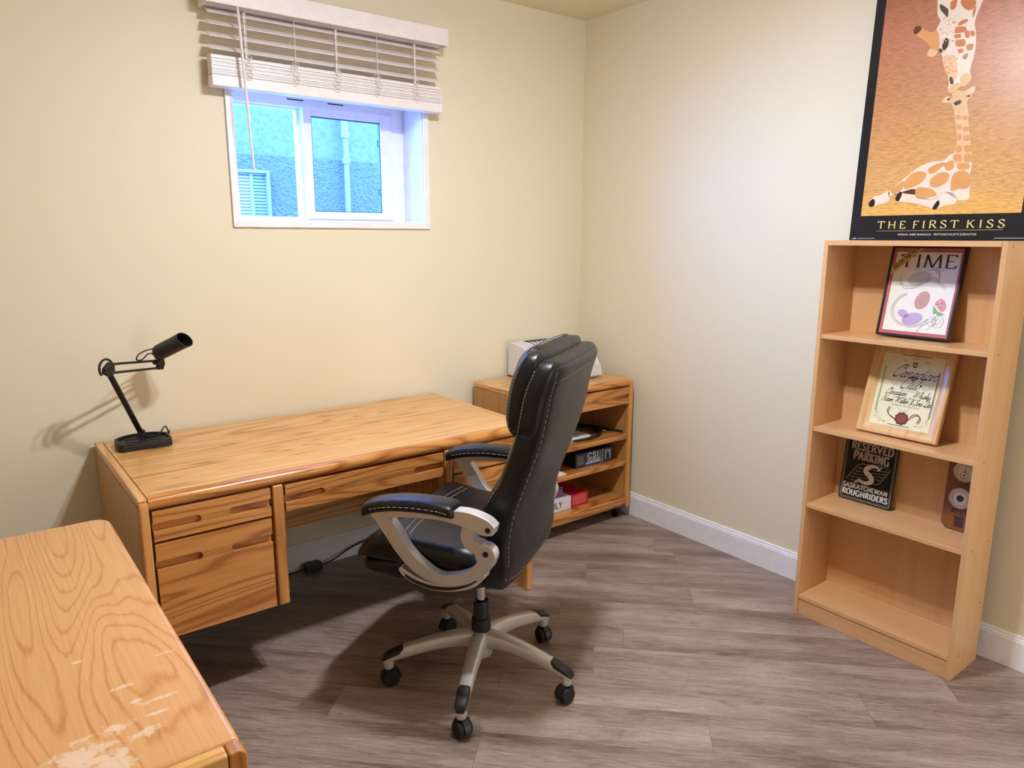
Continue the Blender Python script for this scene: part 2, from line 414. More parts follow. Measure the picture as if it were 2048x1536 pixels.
obj('louvre_blind', b, M_HOUSEV, hw)
sp_ = thing('downspout', 'narrow pale rainwater downspout on the stucco house, seen through the right pane', 'downspout', (-.52, 1.93, gz))
b = BM()
tube(b, [(-.519, 1.935, 2.75), (-.519, 1.935, 2.24)], .026, n=12); tube(b, [(-.514, 1.935, 2.24), (-.514, 1.935, gz)], .020, n=12)
obj('pipe', b, M_HOUSEV, sp_)
for z in (2.235, 2.06): obj('pipe_collar', cyl(BM(), (-.515, 1.935, z-.02), (-.515, 1.935, z+.02), .031, n=14), M_HOUSEV, sp_)

# ---------------------------------------------------------------- the blind
bl = thing('window_blind', 'white slatted window blind half raised above the small window', 'blind', (-1.48, -.05, 2.08))
BX0, BX1 = -2.006, -.972
b = BM(); box(b, BX0-.012, -.125, 2.372, BX1+.012, -.112, 2.445)          # valance face and its two returns
box(b, BX0-.012, -.112, 2.372, BX0-.002, -.02, 2.445); box(b, BX1+.002, -.112, 2.372, BX1+.012, -.02, 2.445)
obj('valance', b, M_BLIND, bl, bevel=.003)
obj('headrail', box(BM(), BX0, -.085, 2.375, BX1, -.03, 2.425), M_BLIND, bl, bevel=.002)
def slat(z, tilt, y0=-.083, y1=-.030, t=.0026, sag=0.0):
    b = BM(); cy = (y0+y1)/2; hw = (y1-y0)/2
    pts = []
    for k in range(7):
        a = -1+2*k/6; pts.append((a*hw, .0022*(1-a*a)))
    out = pts + [(p[0], p[1]-t) for p in pts[::-1]]
    c, s = math.cos(tilt), math.sin(tilt)
    prism(b, [(cy+u*c-v*s, z+u*s+v*c) for u, v in out], lambda u, v, w: (w, u, v), BX0+.004, BX1-.004)
    return b
for z in (2.362, 2.322, 2.279, 2.234): obj('slat', slat(z, R_(28)), M_BLIND, bl, angle=60)
random.seed(3)
for k in range(15):
    dy = random.uniform(-.002, .002)
    obj('slat', slat(2.1345 + k*.0047, R_(random.uniform(-1.2, 1.2)), -.084+dy, -.031+dy, .0040), M_BLIND, bl, angle=60)
obj('bottom_rail', box(BM(), BX0+.002, -.086, 2.088, BX1-.002, -.03, 2.1295), M_BLIND, bl, bevel=.003)
b = BM(); tube(b, [(-1.902, -.118, 2.372), (-1.9015, -.122, 2.345), (-1.880, -.122, 1.775)], [.003, .0055, .0048], n=8)
obj('tilt_wand', b, M_BLIND, bl)
random.seed(5)
for i, x in enumerate((-1.865, -1.672, -1.49, -1.305, -1.115)):
    b = BM()
    tube(b, [(x, -.089, 2.372), (x, -.0885, 2.20)], .0012, n=5)
    tube(b, [(x+.004, -.024, 2.372), (x+.004, -.024, 2.13)], .0011, n=5)
    for z in (2.352, 2.311, 2.268, 2.225): tube(b, [(x, -.0885, z-.004), (x, -.024, z-.001)], .0008, n=4)
    for q in range(7):                                    # slack loops bunched in front of the stack
        zc = 2.13 + q*.0125; dx = random.uniform(-.006, .006)
        pts = [(x+dx + .013*math.cos(t)*random.uniform(.7, 1.2), -.0895-.003*abs(math.sin(t/2)), zc+.009*math.sin(t)) for t in [k*math.pi/4 for k in range(9)]]
        tube(b, spline(pts, 3), .0011, n=5)
    obj('ladder_cord', b, M_CORDW, bl)
    if i in (0, 2, 4):
        b = BM()
        for z in (2.352, 2.311, 2.268, 2.225): box(b, x-.008, -.0905, z-.026, x-.004, -.0885, z+.012)
        obj('ladder_tape', b, M_BLIND, bl)

# ---------------------------------------------------------------- oak office desk
dk = thing('office_desk', 'orange oak office desk with drawers, under the window', 'desk', (-1.767, -.41, 0))
DL, DR, DF, DB = -2.523, -1.010, -.80, -.018
def side_panel(name, x0, x1, y0, y1, z0, z1, parent, outer, r=.012):
    """end panel: flat veneered board edged in rounded solid oak on its top and front"""
    b = BM()
    out = [(y0+.03, z0), (y0, z0), (y0, z1-.045)] + [(y0+.045-.045*math.cos(t), z1-.045+.045*math.sin(t)) for t in (R_(15*k) for k in range(1, 7))] + [(y1, z1), (y1, z1-.05), (y0+.05, z1-.05), (y0+.05, z0)]
    # split as front post + top rail + field
    p = obj(name, prism(BM(), [(y0+.028, z0), (y1, z0), (y1, z1-.03), (y0+.028, z1-.03)], YZ, x0, x1), M_OAKVEN, parent, smooth=False)
    post = prism(BM(), [(y0, z0), (y0, z1-.03)] + [(y0+.03-.03*math.cos(t), z1-.03+.03*math.sin(t)) for t in (R_(15*k) for k in range(1, 4))] + [(y0+.028, z1-.030), (y0+.028, z0)], YZ, x0, x1)
    obj('edge_post', post, M_OAKZ, p, bevel=.010, seg=4)
    rail = prism(BM(), [(y0+.0285, z1-.0305)] + [(y0+.03-.03*math.cos(t), z1-.03+.03*math.sin(t)) for t in (R_(15*k) for k in range(3, 7))] + [(y1, z1), (y1, z1-.0305)], YZ, x0, x1)
    obj('edge_rail', rail, M_OAKY, p, bevel=.012, seg=4)
    return p
side_panel('end_panel', DL, DL+.0275, DF-.015, DB, 0, .753, dk, -1)
side_panel('end_panel', DR-.0275, DR, DF-.015, DB, 0, .753, dk, 1)
x0, x1 = DL+.029, DR-.029
top = obj('desktop', box(BM(), x0, -.768, .712, x1, DB, .75), M_OAKX, dk, smooth=False)
nose = [(-.7675, .712), (-.796, .712), (-.803, .719), (-.804, .729)] + [(-.784-.020*math.cos(t), .730+.020*math.sin(t)) for t in (R_(15*k) for k in range(0, 7))] + [(-.7675, .75)]
obj('front_edge', prism(BM(), nose, YZ, x0, x1), M_OAKF, top, angle=50)
def drawer_front(parent, xa, xb, za, zb, sz0, sz1, la, lb, ra, rb, y0=-.803, th=.0205):
    """drawer front with two recessed finger slots and a reeded bar between them"""
    b = BM()
    box(b, xa, y0, sz1, xb, y0+th, zb); box(b, xa, y0, za, xb, y0+th, sz0)
    n = 4; dz = (sz1-sz0)/n
    ends = []
    for (p, q, s) in ((la, lb, 1), (ra, rb, -1)):
        box(b, p, y0+.017, sz0, q, y0+th, sz1)
    # reeded centre bar with rounded slot ends
    r = (sz1-sz0)/2; zc = (sz0+sz1)/2
    for cx, s in ((lb, -1), (ra, 1)):
        for sz, t0 in ((1, 0), (-1, 0)):
            cor = (cx, zc+sz*r)
            arc = [(cx + s*(r - r*math.sin(t))*1.0, zc + sz*(r*math.cos(t))) for t in (R_(18*k) for k in range(6))]
            arc = [(cx + s*r*(1-math.sin(R_(18*k))), zc + sz*r*math.cos(R_(18*k))) for k in range(6)]
            prism(b, [cor] + arc[::1], XZ, y0, y0+th-.002)
    d = obj('drawer', b, M_OAKF, parent, bevel=.0022, seg=2)
    b = BM(); box(b, lb, y0+.004, sz0, ra, y0+th, sz1)
    for k in range(n): box(b, lb, y0, sz0+k*dz+(.001 if k else -.0005), ra, y0+.0045, sz0+(k+1)*dz-(.001 if k < n-1 else -.0005))
    obj('reeded_bar', b, M_OAKF, d, smooth=False)
    return d
drawer_front(dk, -2.487, -2.127, .609, .705, .641, .668, -2.487, -2.348, -2.263, -2.127)
drawer_front(dk, -2.487, -2.129, .283, .600, .517, .545, -2.487, -2.352, -2.263, -2.129)
drawer_front(dk, -2.077, -1.451, .611, .704, .642, .669, -2.077, -1.937, -1.580, -1.451)
drawer_front(dk, -1.405, -1.045, .609, .705, .641, .668, -1.405, -1.269, -1.184, -1.045)
drawer_front(dk, -1.405, -1.045, .283, .600, .517, .545, -1.405, -1.269, -1.184, -1.045)
for xa, xb in ((-2.120, -2.083), (-1.446, -1.410)):
    obj('divider_panel', box(BM(), xa, -.806, .280, xb, -.30, .711), M_OAKZ, dk, bevel=.006)
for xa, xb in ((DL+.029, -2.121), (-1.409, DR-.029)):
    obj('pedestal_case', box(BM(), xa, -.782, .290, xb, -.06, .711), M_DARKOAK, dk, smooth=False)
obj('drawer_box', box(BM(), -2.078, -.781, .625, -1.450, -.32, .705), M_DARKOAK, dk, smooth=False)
obj('modesty_panel', box(BM(), -2.0825, -.30, .337, -1.4465, -.282, .711), M_OAKX, dk, smooth=False)

# ---------------------------------------------------------------- oak return in the foreground
RX, RY0, RY1 = -2.612, -2.078, -.882
WORN = [(.135, -.475, .075, .085), (.17, -.505, .06, .06), (.184, -.424, .045, .028), (.218, -.462, .035, .022), (.256, -.380, .048, .010), (.228, -.366, .02, .01), (.219, -.308, .034, .009), (.250, -.420, .03, .009), (.300, -.238, .03, .007), (.163, -.174, .015, .008)]
M_WORN = worn_oak()
rt = thing('desk_return', 'oak desk return with a scuffed worn top, in the bottom left corner', 'desk', (-2.95, -1.48, 0))
def rounded_top(x0, y0, x1, y1, z0, z1):
    b = BM(); prism(b, [(x0, y0), (x1, y0)] + [(x1-.045+.045*math.cos(t), y1-.045+.045*math.sin(t)) for t in (R_(15*k) for k in range(7))] + [(x0, y1)], XY, z0, z1); return b
rtop = obj('return_top', rounded_top(-3.25, RY0+.034, RX, RY1, .711, .75), M_WORN, rt, bevel=.012, seg=4)
obj('front_edge', prism(BM(), [(-3.25, .7105), (-3.25, .75), (RX-.027, .75), (RX-.027, .7105)], XZ, RY0+.004, RY0+.0338), wood('oak_edge_strip', 'x', '#E0AD66', '#CF944C', '#A2682A', lines=40, stretch=12, scale=9, seed=12), rtop, bevel=.006)
obj('corner_post', prism(BM(), [(RX-.0265, 0), (RX, 0)] + [(RX-.014+.014*math.cos(q), .736+.014*math.sin(q)) for q in (R_(15*k) for k in range(7))] + [(RX-.0265, .75)], XZ, RY0+.002, RY0+.0338), M_OAKZ, rt, bevel=.0035)
obj('end_panel', box(BM(), -3.245, RY0+.006, .0, RX-.0268, RY0+.030, .7104), M_OAKVEN, rt, smooth=False)
obj('return_case', box(BM(), -3.24, RY0+.036, .29, RX-.022, RY1+.04, .7105), M_OAKVEN, rt, smooth=False)
obj('back_leg', box(BM(), -3.24, RY1+.042, .0, -3.21, RY1+.066, .7105), M_OAKZ, rt, smooth=False)
for i in range(1): obj('back_leg', box(BM(), RX-.06, RY1+.041, 0, RX-.03, RY1+.066, .7105), M_OAKZ, rt, smooth=False)

# ---------------------------------------------------------------- printer cart
ct = thing('printer_cart', 'oak cart with one drawer and three open shelves, in the room corner', 'cart', (-.41, -.25, 0))
CL, CR, CF, CB, CH = -.775, -.046, -.485, -.03, .785
side_panel('end_panel', CL, CL+.028, CF, CB, .062, CH, ct, -1)
side_panel('end_panel', CR-.028, CR, CF, CB, .062, CH, ct, 1)
x0, x1 = CL+.029, CR-.029
tp = obj('cart_top', box(BM(), x0, CF+.028, .748, x1, CB, CH-.002), M_OAKX, ct, smooth=False)
nose = [(CF+.0275, .748), (CF+.006, .748), (CF, .755)] + [(CF+.02-.02*math.cos(t), CH-.022+.02*math.sin(t)) for t in (R_(15*k) for k in range(0, 7))] + [(CF+.0275, CH-.002)]
obj('front_edge', prism(BM(), nose, YZ, x0, x1), M_OAKF, tp, angle=50)
drawer_front(ct, x0+.002, x1-.002, .651, .742, .682, .704, x0+.002, x0+.10, x1-.10, x1-.002, y0=CF+.002)
for nm, z0, z1, yf in (('shelf', .452, .480, CF+.006), ('shelf', .302, .328, CF+.012), ('bottom_shelf', .084, .123, CF-.002)):
    obj(nm, box(BM(), x0, yf, z0, x1, CB-.012, z1), M_OAKF, ct, bevel=.006)
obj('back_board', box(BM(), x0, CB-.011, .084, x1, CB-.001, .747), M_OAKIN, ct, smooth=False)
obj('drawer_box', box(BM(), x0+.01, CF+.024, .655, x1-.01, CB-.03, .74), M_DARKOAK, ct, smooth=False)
for x in (CL+.07, CR-.055):
    for y in (CF+.05, CB-.05):
        b = BM(); cyl(b, (x-.011, y, .027), (x+.011, y, .027), .027, n=20)
        c = obj('caster', b, M_RUBBER, ct, bevel=.004)
        b = BM(); box(b, x-.016, y-.018, .045, x+.016, y+.018, .062); box(b, x-.016, y-.012, .02, x-.012, y+.012, .047); box(b, x+.012, y-.012, .02, x+.016, y+.012, .047)
        obj('caster_fork', b, M_BLACK, c)
obj('caster_rail', box(BM(), x0, CF+.03, .0625, x1, CB-.02, .0835), M_OAKX, ct, smooth=False)

# ---------------------------------------------------------------- executive chair (local frame: +y is where it faces)
CM = Matrix.Translation((-1.558, -1.203, 0)) @ Matrix.Rotation(R_(32), 4, 'Z')
ch = thing('office_chair', 'black leather high-back office chair with silver arms, pushed up to the oak desk', 'chair', CM)
def lerp(tab, z):
    if z <= tab[0][0]: return tab[0][1]
    for (a, p), (b_, q) in zip(tab, tab[1:]):
        if z <= b_:
            t = (z-a)/(b_-a); return p + (q-p)*t
    return tab[-1][1]
def smoothtab(tab, n=6):
    return [(v[0], v[1]) for v in spline([(a, p, 0) for a, p in tab], n)]
REAR = smoothtab([(.44,-.165),(.53,-.184),(.61,-.184),(.706,-.2),(.835,-.246),(.96,-.287),(1.077,-.311),(1.157,-.338),(1.21,-.345)])
FRONT = smoothtab([(.44,-.10),(.60,-.088),(.70,-.092),(.757,-.121),(.84,-.168),(.905,-.2),(.953,-.222)])
HEAD = smoothtab([(.94,-.212),(.97,-.190),(1.023,-.183),(1.11,-.197),(1.16,-.215),(1.21,-.24)])
def sgnp(v, e): return math.copysign(abs(v)**e, v)
def pad(z0, z1, w, yf, yr, n=48, m=30, e=.42, p=5, bulge=0.0, pinch=None, tilt=0):
    """upholstered block: stacked rounded sections from z0 to z1, front profile yf(z), rear yr(z)"""
    b = BM(); rings = []
    for i in range(m+1):
        s = -math.cos(math.pi*i/m); k = max(1e-3, (1-abs(s)**p))**(1/p) if abs(s) < 1 else .02
        z = (z0+z1)/2 + s*(z1-z0)/2
        f, r = yf(z), yr(z); yc, d = (f+r)/2, (f-r)/2
        ww = w(z) if callable(w) else w
        kk = .35 + .65*k if abs(s) > .985 else k
        ring = []
        for q in range(n):
            t = 2*math.pi*q/n; x = ww*(1-(1-k)*.35)*sgnp(math.cos(t), e); y = d*k*sgnp(math.sin(t), e)
            bx = bulge*(1-(x/ww)**2)*k*(1 if y > 0 else -.35)
            zz = z + tilt*(x/ww)**2
            ring.append(b.verts.new((x, yc+y+bx, zz)))
        rings.append(ring)
    loft(b, rings); return b
back_w = lambda z: lerp([(.44,.232),(.52,.25),(.70,.247),(.95,.246),(1.2,.244)], z)
shell = obj('backrest', pad(.455, 1.168, back_w, lambda z: lerp(REAR, z)+.085, lambda z: lerp(REAR, z)-.012, e=.36, p=9, bulge=.02, m=40), M_LEATHER, ch, local=True)
RINGW = lambda z: lerp([(.93,.258),(1.0,.264),(1.12,.262),(1.2,.250)], z)
obj('headrest_ring', pad(.940, 1.182, RINGW, lambda z: lerp(REAR, z)+.088, lambda z: lerp(REAR, z)-.002, e=.45, p=5, bulge=.006), M_LEATHER, shell, local=True)
obj('back_cushion', pad(.50, .962, .236, lambda z: lerp(FRONT, z)+.004, lambda z: lerp(REAR, z)+.03, e=.42, p=7, bulge=.02), M_LEATHER, shell, local=True)
hd = obj('headrest', pad(.948, 1.203, .252, lambda z: lerp(HEAD, z)+.006, lambda z: lerp(REAR, z)+.055, e=.40, p=4, bulge=.03), M_LEATHER, shell, local=True)
obj('headrest_roll', pad(1.105, 1.212, .20, lambda z: lerp(HEAD, z)+.02, lambda z: lerp(REAR, z)+.075, e=.5, p=2.4, bulge=.028, m=16), M_LEATHER, shell, local=True)
def rear_y(x, z):
    f, r = lerp(REAR, z)+.085, lerp(REAR, z)-.012; yc, d = (f+r)/2, (f-r)/2; w = back_w(z)
    s = (z-(.455+1.168)/2)/((1.168-.455)/2); k = max(0, 1-abs(s)**9)**(1/9)
    xx = min(abs(x)/(w*(1-(1-k)*.35)), .9999); c = xx**(1/.36); sn = math.sqrt(max(0, 1-c*c))
    return yc - d*k*sn**.36 - .35*.02*(1-(x/w)**2)*k
def stitches(name, pts, parent, r=.0011, dash=.0068, gap=.0028):
    """thread in short visible stitches along a polyline"""
    b = BM(); P = spline(pts, 10); L = 0; seg = []; on = True; cur = [P[0]]
    for a, c in zip(P, P[1:]):
        l = (c-a).length; L += l; cur.append(c)
        if L > (dash if on else gap):
            if on and len(cur) > 1: tube(b, cur, r, n=5)
            cur = [c]; L = 0; on = not on
    return obj(name, b, M_STITCH, parent, local=True)
def dense(pts, step=.004):
    P = spline(pts, 12); out = [P[0]]; 
    for p in P[1:]:
        if (p-out[-1]).length >= step: out.append(p)
    return out
def seam(name, pts, parent, r=.0009):
    P = dense(pts, .0024); b = BM(); i = 0
    while i+2 < len(P):
        tube(b, P[i:i+3], r, n=5); i += 3
    return obj(name, b, M_STITCH, parent, local=True)
for s in (-1, 1):
    zs = [.50, .56, .62, .70, .78, .86, .94, 1.02, 1.08, 1.12]
    seam('stitching', [(s*.232, rear_y(.232, z)-.0008, z) for z in zs], shell)
    def edge_x(z, y, w, f, r, z0, z1, p, e):
        k = max(0, 1-abs((z-(z0+z1)/2)/((z1-z0)/2))**p)**(1/p); yc, d = (f+r)/2, (f-r)/2*k
        q = min(.999, abs(y-yc)/d)**(1/e); return s*(w*(1-(1-k)*.35)*math.sqrt(1-q*q)**e + .0006)
    pts = []
    for z in (.965, .985, 1.02, 1.06, 1.10, 1.14, 1.16):
        y = lerp(REAR, z)+.066; pts.append((edge_x(z, y, RINGW(z), lerp(REAR, z)+.088, lerp(REAR, z)-.002, .940, 1.182, 5, .45), y, z))
    seam('stitching', pts, shell)
    pts = []
    for z in (.965, .99, 1.02, 1.06, 1.10, 1.14, 1.17):
        f, r = lerp(HEAD, z)+.006, lerp(REAR, z)+.055; y = f-.016; pts.append((edge_x(z, y, .252, f, r, .948, 1.203, 4, .40), y, z))
    seam('stitching', pts, shell)
    pts = []
    for z in (.56, .62, .68, .74, .80, .86, .92):
        f, r = lerp(FRONT, z)+.004, lerp(REAR, z)+.03; y = f-.014; pts.append((edge_x(z, y, .236, f, r, .50, .962, 7, .42), y, z))
    seam('stitching', pts, shell)
zt = 1.122
seam('stitching', [(x, rear_y(x, zt + .012*(1-(x/.232)**2))-.0008, zt + .012*(1-(x/.232)**2)) for x in [-.232+.0464*k for k in range(11)]], shell)
zt = .50
seam('stitching', [(x, rear_y(x, zt - .02*(1-(x/.232)**2))-.0008, zt - .02*(1-(x/.232)**2)) for x in [-.232+.0464*k for k in range(11)]], shell)
for yo in (0.0, .012):
    seam('stitching', [(x, -.236-yo+.01*(x/.2)**2, 1.2135-abs(x/.2)**3*.012) for x in [-.19+.038*k for k in range(11)]], shell)

# seat
def seat_top(x, y):
    z = .594 + .022*math.exp(-((y-.21)/.07)**2) - .012*math.exp(-((y-.03)/.12)**2-(x/.17)**2)
    if y > .22: z -= 1.7*(y-.22)**1.6
    if y < -.05: z -= .25*(-.05-y)
    return z
def cushion(hw, y0, y1, zb, topf, drop, n=56, m=14, e=.38):
    b = BM(); rings = []; yc, d = (y0+y1)/2, (y1-y0)/2
    def ringat(k, zf): 
        r = []
        for q in range(n):
            t = 2*math.pi*q/n; x = hw*k*sgnp(math.cos(t), e); y = yc + d*k*sgnp(math.sin(t), e); r.append(b.verts.new((x, y, zf(x, y))))
        return r
    rings.append(ringat(.90, lambda x, y: zb)); rings.append(ringat(.97, lambda x, y: zb+.006))
    for j in range(1, 5): rings.append(ringat(.985+.015*math.sin(math.pi*j/5), lambda x, y, j=j: zb+.006+(topf(x, y)-drop-zb-.006)*j/5))
    for j in range(m+1):
        a = R_(90*j/m); k = 1-.13*(1-math.cos(a)) if j < m else .87
        rings.append(ringat(1-.13*(1-math.cos(a)), lambda x, y, a=a: topf(x, y)-drop+drop*math.sin(a)))
    for k in (.75, .6, .45, .3, .15, .02): rings.append(ringat(k, lambda x, y: topf(x, y)))
    loft(b, rings); return b
seat = obj('seat', cushion(.276, -.135, .362, .512, seat_top, .045), M_LEATHER, ch, local=True)
obj('seat_skirt', cushion(.258, -.135, .345, .452, lambda x, y: .530-.03*max(0, (y-.15)/.18), .03), M_LEATHER, seat, local=True)
for y in (.145, .163): seam('stitching', [(x, y+.02*(1-(x/.235)**2), seat_top(x, y+.02*(1-(x/.235)**2))+.0004) for x in [-.225+.045*k for k in range(11)]], seat)
for s in (-1, 1): seam('stitching', [(s*.236, y, seat_top(.236, y)-.0045) for y in (-.10, -.04, .02, .08, .14, .20, .25)], seat)
# arms
def band(bm, pts, x0, x1, n=6):
    P = spline(pts, n); L = []; Rr = []
    for i, p in enumerate(P):
        d = P[min(i+1, len(P)-1)] - P[max(i-1, 0)]; d.z = 0; d.normalize(); nn = Vector((-d.y, d.x, 0))
        L.append((p.x+nn.x*p.z, p.y+nn.y*p.z)); Rr.append((p.x-nn.x*p.z, p.y-nn.y*p.z))
    # quads strip extruded (safe for tight curves)
    ring = []
    for l, r in zip(L, Rr):
        ring.append([bm.verts.new((x0, *l)), bm.verts.new((x1, *l)), bm.verts.new((x1, *r)), bm.verts.new((x0, *r))])
    loft(bm, ring)
for s in (-1, 1):
    arm = None
    a, c = (s*.281, s*.322)
    b = BM(); band(b, [(.228,.688,.010),(.205,.694,.013),(.138,.705,.013),(.02,.716,.013),(-.05,.719,.021),(-.10,.714,.026),(-.148,.700,.026),(-.176,.692,.014)], a, c)
    arm = obj('armrest', b, M_SILVER, ch, local=True, bevel=.007)
    b = BM(); band(b, [(.222,.700,.012),(.197,.68,.020),(.168,.648,.024),(.117,.577,.021),(.062,.533,.020),(-.005,.512,.014),(-.088,.534,.016),(-.135,.570,.021),(-.148,.604,.027),(-.130,.630,.020),(-.104,.638,.020),(-.090,.660,.019),(-.098,.695,.021)], a+s*.003, c-s*.004)
    obj('arm_loop', b, M_SILVER, arm, local=True, bevel=.007)
    obj('pivot_boss', cyl(BM(), (a+s*.004, -.147, .614), (c-s*.0025, -.147, .614), .034, n=32), M_SILVER, arm, local=True, bevel=.005)
    b = BM(); band(b, [(.139,.526,.007),(.118,.508,.011),(.075,.491,.012),(.02,.484,.012),(-.04,.492,.013),(-.10,.515,.014),(-.14,.552,.012)], a-s*.004, c-s*.006)
    br = obj('arm_bracket', b, M_SILVER, arm, local=True, bevel=.005)
    b = BM(); band(b, [(.118,.506,.004),(.075,.489,.0055),(.02,.4825,.0055),(-.04,.490,.005),(-.09,.509,.003),(-.12,.529,.0015)], c-s*.0075, c-s*.0045)
    obj('slot', b, M_BLACK, arm, local=True)
    for (y, z) in ((-.150,.619),(-.158,.694)): obj('bolt_cap', cyl(BM(), (c-s*.006, y, z), (c+s*.0005, y, z), .0085, n=18), M_BLACK, arm, local=True)
    # padded top
    b = BM(); rings = []
    cen = spline([(.255,.695,0),(.245,.706,0),(.20,.722,0),(.12,.735,0),(.03,.739,0),(-.03,.735,0),(-.055,.729,0)], 5)
    N = len(cen)
    for i, p in enumerate(cen):
        u = -1+2*i/(N-1); k = max(.05, 1-abs(u)**7)**(1/3)
        rings.append([b.verts.new((s*.296 + .045*k*sgnp(math.cos(2*math.pi*q/28), .6), p.x, p.y + .0215*k*sgnp(math.sin(2*math.pi*q/28), .7))) for q in range(28)])
    loft(b, rings)
    ap = obj('arm_pad', b, M_LEATHER, arm, local=True)
    for sd in (-1, 1):
        seam('stitching', [(s*.296+sd*.0448, p[0], p[1]) for p in ((.222,.714),(.16,.729),(.08,.737),(0,.7375),(-.035,.733))], arm)
# mechanism, column, base
b = BM(); box(b, -.085, -.09, .40, .085, .16, .452); box(b, -.16, -.02, .43, .16, .05, .452)
obj('tilt_mechanism', b, M_BLACK, ch, local=True, bevel=.012)
b = BM(); tube(b, [(.08, .03, .43), (.20, .05, .425), (.27, .06, .42)], .006, n=10)
obj('lever', b, M_BLACK, ch, local=True)
b = BM(); cyl(b, (0, 0, .27), (0, 0, .41), .0145, n=24)
gl = obj('gas_lift', b, M_CHROME, ch, local=True)
b = BM(); lathe(b, [(.020, .285), (.026, .289), (.027, .286), (.027, .228), (.0325, .226), (.0335, .218), (.0335, .163), (.031, .155), (.01, .154)])
obj('lift_sleeve', b, M_BLACK, ch, local=True, angle=30)
b = BM(); lathe(b, [(.034, .085), (.040, .095), (.042, .14), (.038, .160), (.030, .168), (.012, .169)])
hub = obj('base_hub', b, M_SILVER, ch, local=True)
prof = [(.025,.183,.066,.029),(.06,.182,.056,.028),(.11,.178,.051,.0262),(.178,.166,.047,.0235),(.24,.150,.043,.022),(.285,.136,.039,.0208),(.315,.124,.034,.020),(.335,.113,.030,.0185),(.343,.102,.02,.013)]
for k in range(5):
    th = R_(151.6-32) - R_(72)*k*-1
    Mr = Matrix.Rotation(th, 4, 'Z')
    def sect(bm, rows, grow=0, lo=0, zoff=0):
        rings = []
        for r, zt, h, w in rows:
            ring = []
            for q in range(20):
                t = 2*math.pi*q/20; ring.append(bm.verts.new(Mr @ Vector((r, (w+grow)*sgnp(math.cos(t), .62), zt - h/2 + zoff + (h/2+grow)*sgnp(math.sin(t), .62)))))
            rings.append(ring)
        loft(bm, rings)
    b = BM(); sect(b, prof)
    lg = obj('base_leg', b, M_SILVER, ch, local=True, angle=60)
    # black cap saddling the toe
    b = BM(); rows = [(r, zt+.0015, h*.62, w+.0012) for r, zt, h, w in [(.272,.1402,.037,.0175),(.285,.136,.037,.020),(.315,.124,.034,.020),(.335,.113,.030,.0185),(.3455,.101,.018,.012)]]
    sect(b, rows)
    obj('toe_cap', b, M_BLACK, lg, local=True, angle=60)
    b = BM(); c0 = Mr @ Vector((.323, 0, 0))
    lathe(b, [(.012,.060),(.016,.064),(.0185,.072),(.0185,.090),(.014,.094)], Matrix.Translation(c0), n=20)
    obj('caster_socket', b, M_SILVER, lg, local=True)
    yaw = [2.2, 1.0, -.5, .9, 2.6][k]; Mc = Matrix.Translation(Mr @ Vector((.321, 0, 0))) @ Matrix.Rotation(yaw, 4, 'Z')
    b = BM(); cyl(b, Mc @ Vector((.010, 0, .040)), Mc @ Vector((.010, 0, .066)), .0085, n=16)
    arc = [( .036*math.cos(t), .030+.034*math.sin(t)) for t in (R_(-10+20*j) for j in range(11))]
    arc2 = [( .029*math.cos(t), .030+.027*math.sin(t)) for t in (R_(190-20*j) for j in range(11))]
    prism(b, arc+arc2, lambda u, v, w: Mc @ Vector((u-.004, w, v)), -.010, .010)
    cs = obj('caster', b, M_BLACK, ch, local=True)
    for sd in (-1, 1):
        b = BM(); w0, w1 = (.0045, .0245)
        lathe(b, [(.018, w0), (.0275, w0+.001), (.0285, w0+.004), (.0285, w1-.006), (.025, w1-.001), (.010, w1)], Mc @ Matrix.Translation((-.004, 0, .0287)) @ Matrix.Rotation(R_(-90*sd), 4, 'X'), n=28)
        obj('wheel', b, M_RUBBER, cs, local=True)

# ---------------------------------------------------------------- desk lamp
lp = thing('desk_lamp', 'black jointed desk lamp standing on the back corner of the oak desk', 'lamp', (-2.375, -.155, .7505))
LB = Matrix.Translation((-2.379, -.158, .7505)) @ Matrix.Rotation(R_(-2), 4, 'Z')
def dee(w, d, r, z0, z1, inset=0):
    """D-shaped tray outline: straight front with rounded corners, bowed back"""
    w -= inset; pts = [(-w+r, -d+inset), (w-r, -d+inset)]
    pts += [(w-r+r*math.sin(t), -d+inset+r-r*math.cos(t)) for t in (R_(15*k) for k in range(1, 7))]
    n = 14
    for k in range(n+1):
        u = 1-2*k/n; pts.append((w*u, d*.35-inset + d*.62*(1-abs(u)**2.6)))
    pts += [(-w+r-r*math.cos(t), -d+inset+r-r*math.sin(t)) for t in (R_(15*k) for k in range(0, 6))]
    return pts
b = BM(); prism(b, dee(.092, .078, .02, 0, 0), lambda u, v, w: LB @ Vector((u, v, w)), 0, .021)
base = obj('base', b, M_MATTE, lp, bevel=.004)
b = BM(); o_, i_ = dee(.092, .078, .02, 0, 0), dee(.092, .078, .016, 0, 0, .009)
vo = [b.verts.new(LB @ Vector((u, v, .0208))) for u, v in o_]; vi = [b.verts.new(LB @ Vector((u, v, .0208))) for u, v in i_]
vo2 = [b.verts.new(LB @ Vector((u*.985, v*.985, .029))) for u, v in o_]; vi2 = [b.verts.new(LB @ Vector((u, v, .029))) for u, v in i_]
n = len(o_)
for q in range(n):
    r = (q+1) % n
    b.faces.new((vo[q], vo[r], vo2[r], vo2[q])); b.faces.new((vo2[q], vo2[r], vi2[r], vi2[q])); b.faces.new((vi2[q], vi2[r], vi[r], vi[q])); b.faces.new((vi[q], vi[r], vo[r], vo[q]))
obj('tray_rim', b, M_MATTE, base, angle=30)
b = BM()
for v in (-.035, .012): box(b, -.06, v, .0205, .06, v+.004, .0245, LB)
obj('tray_rib', b, M_MATTE, base)
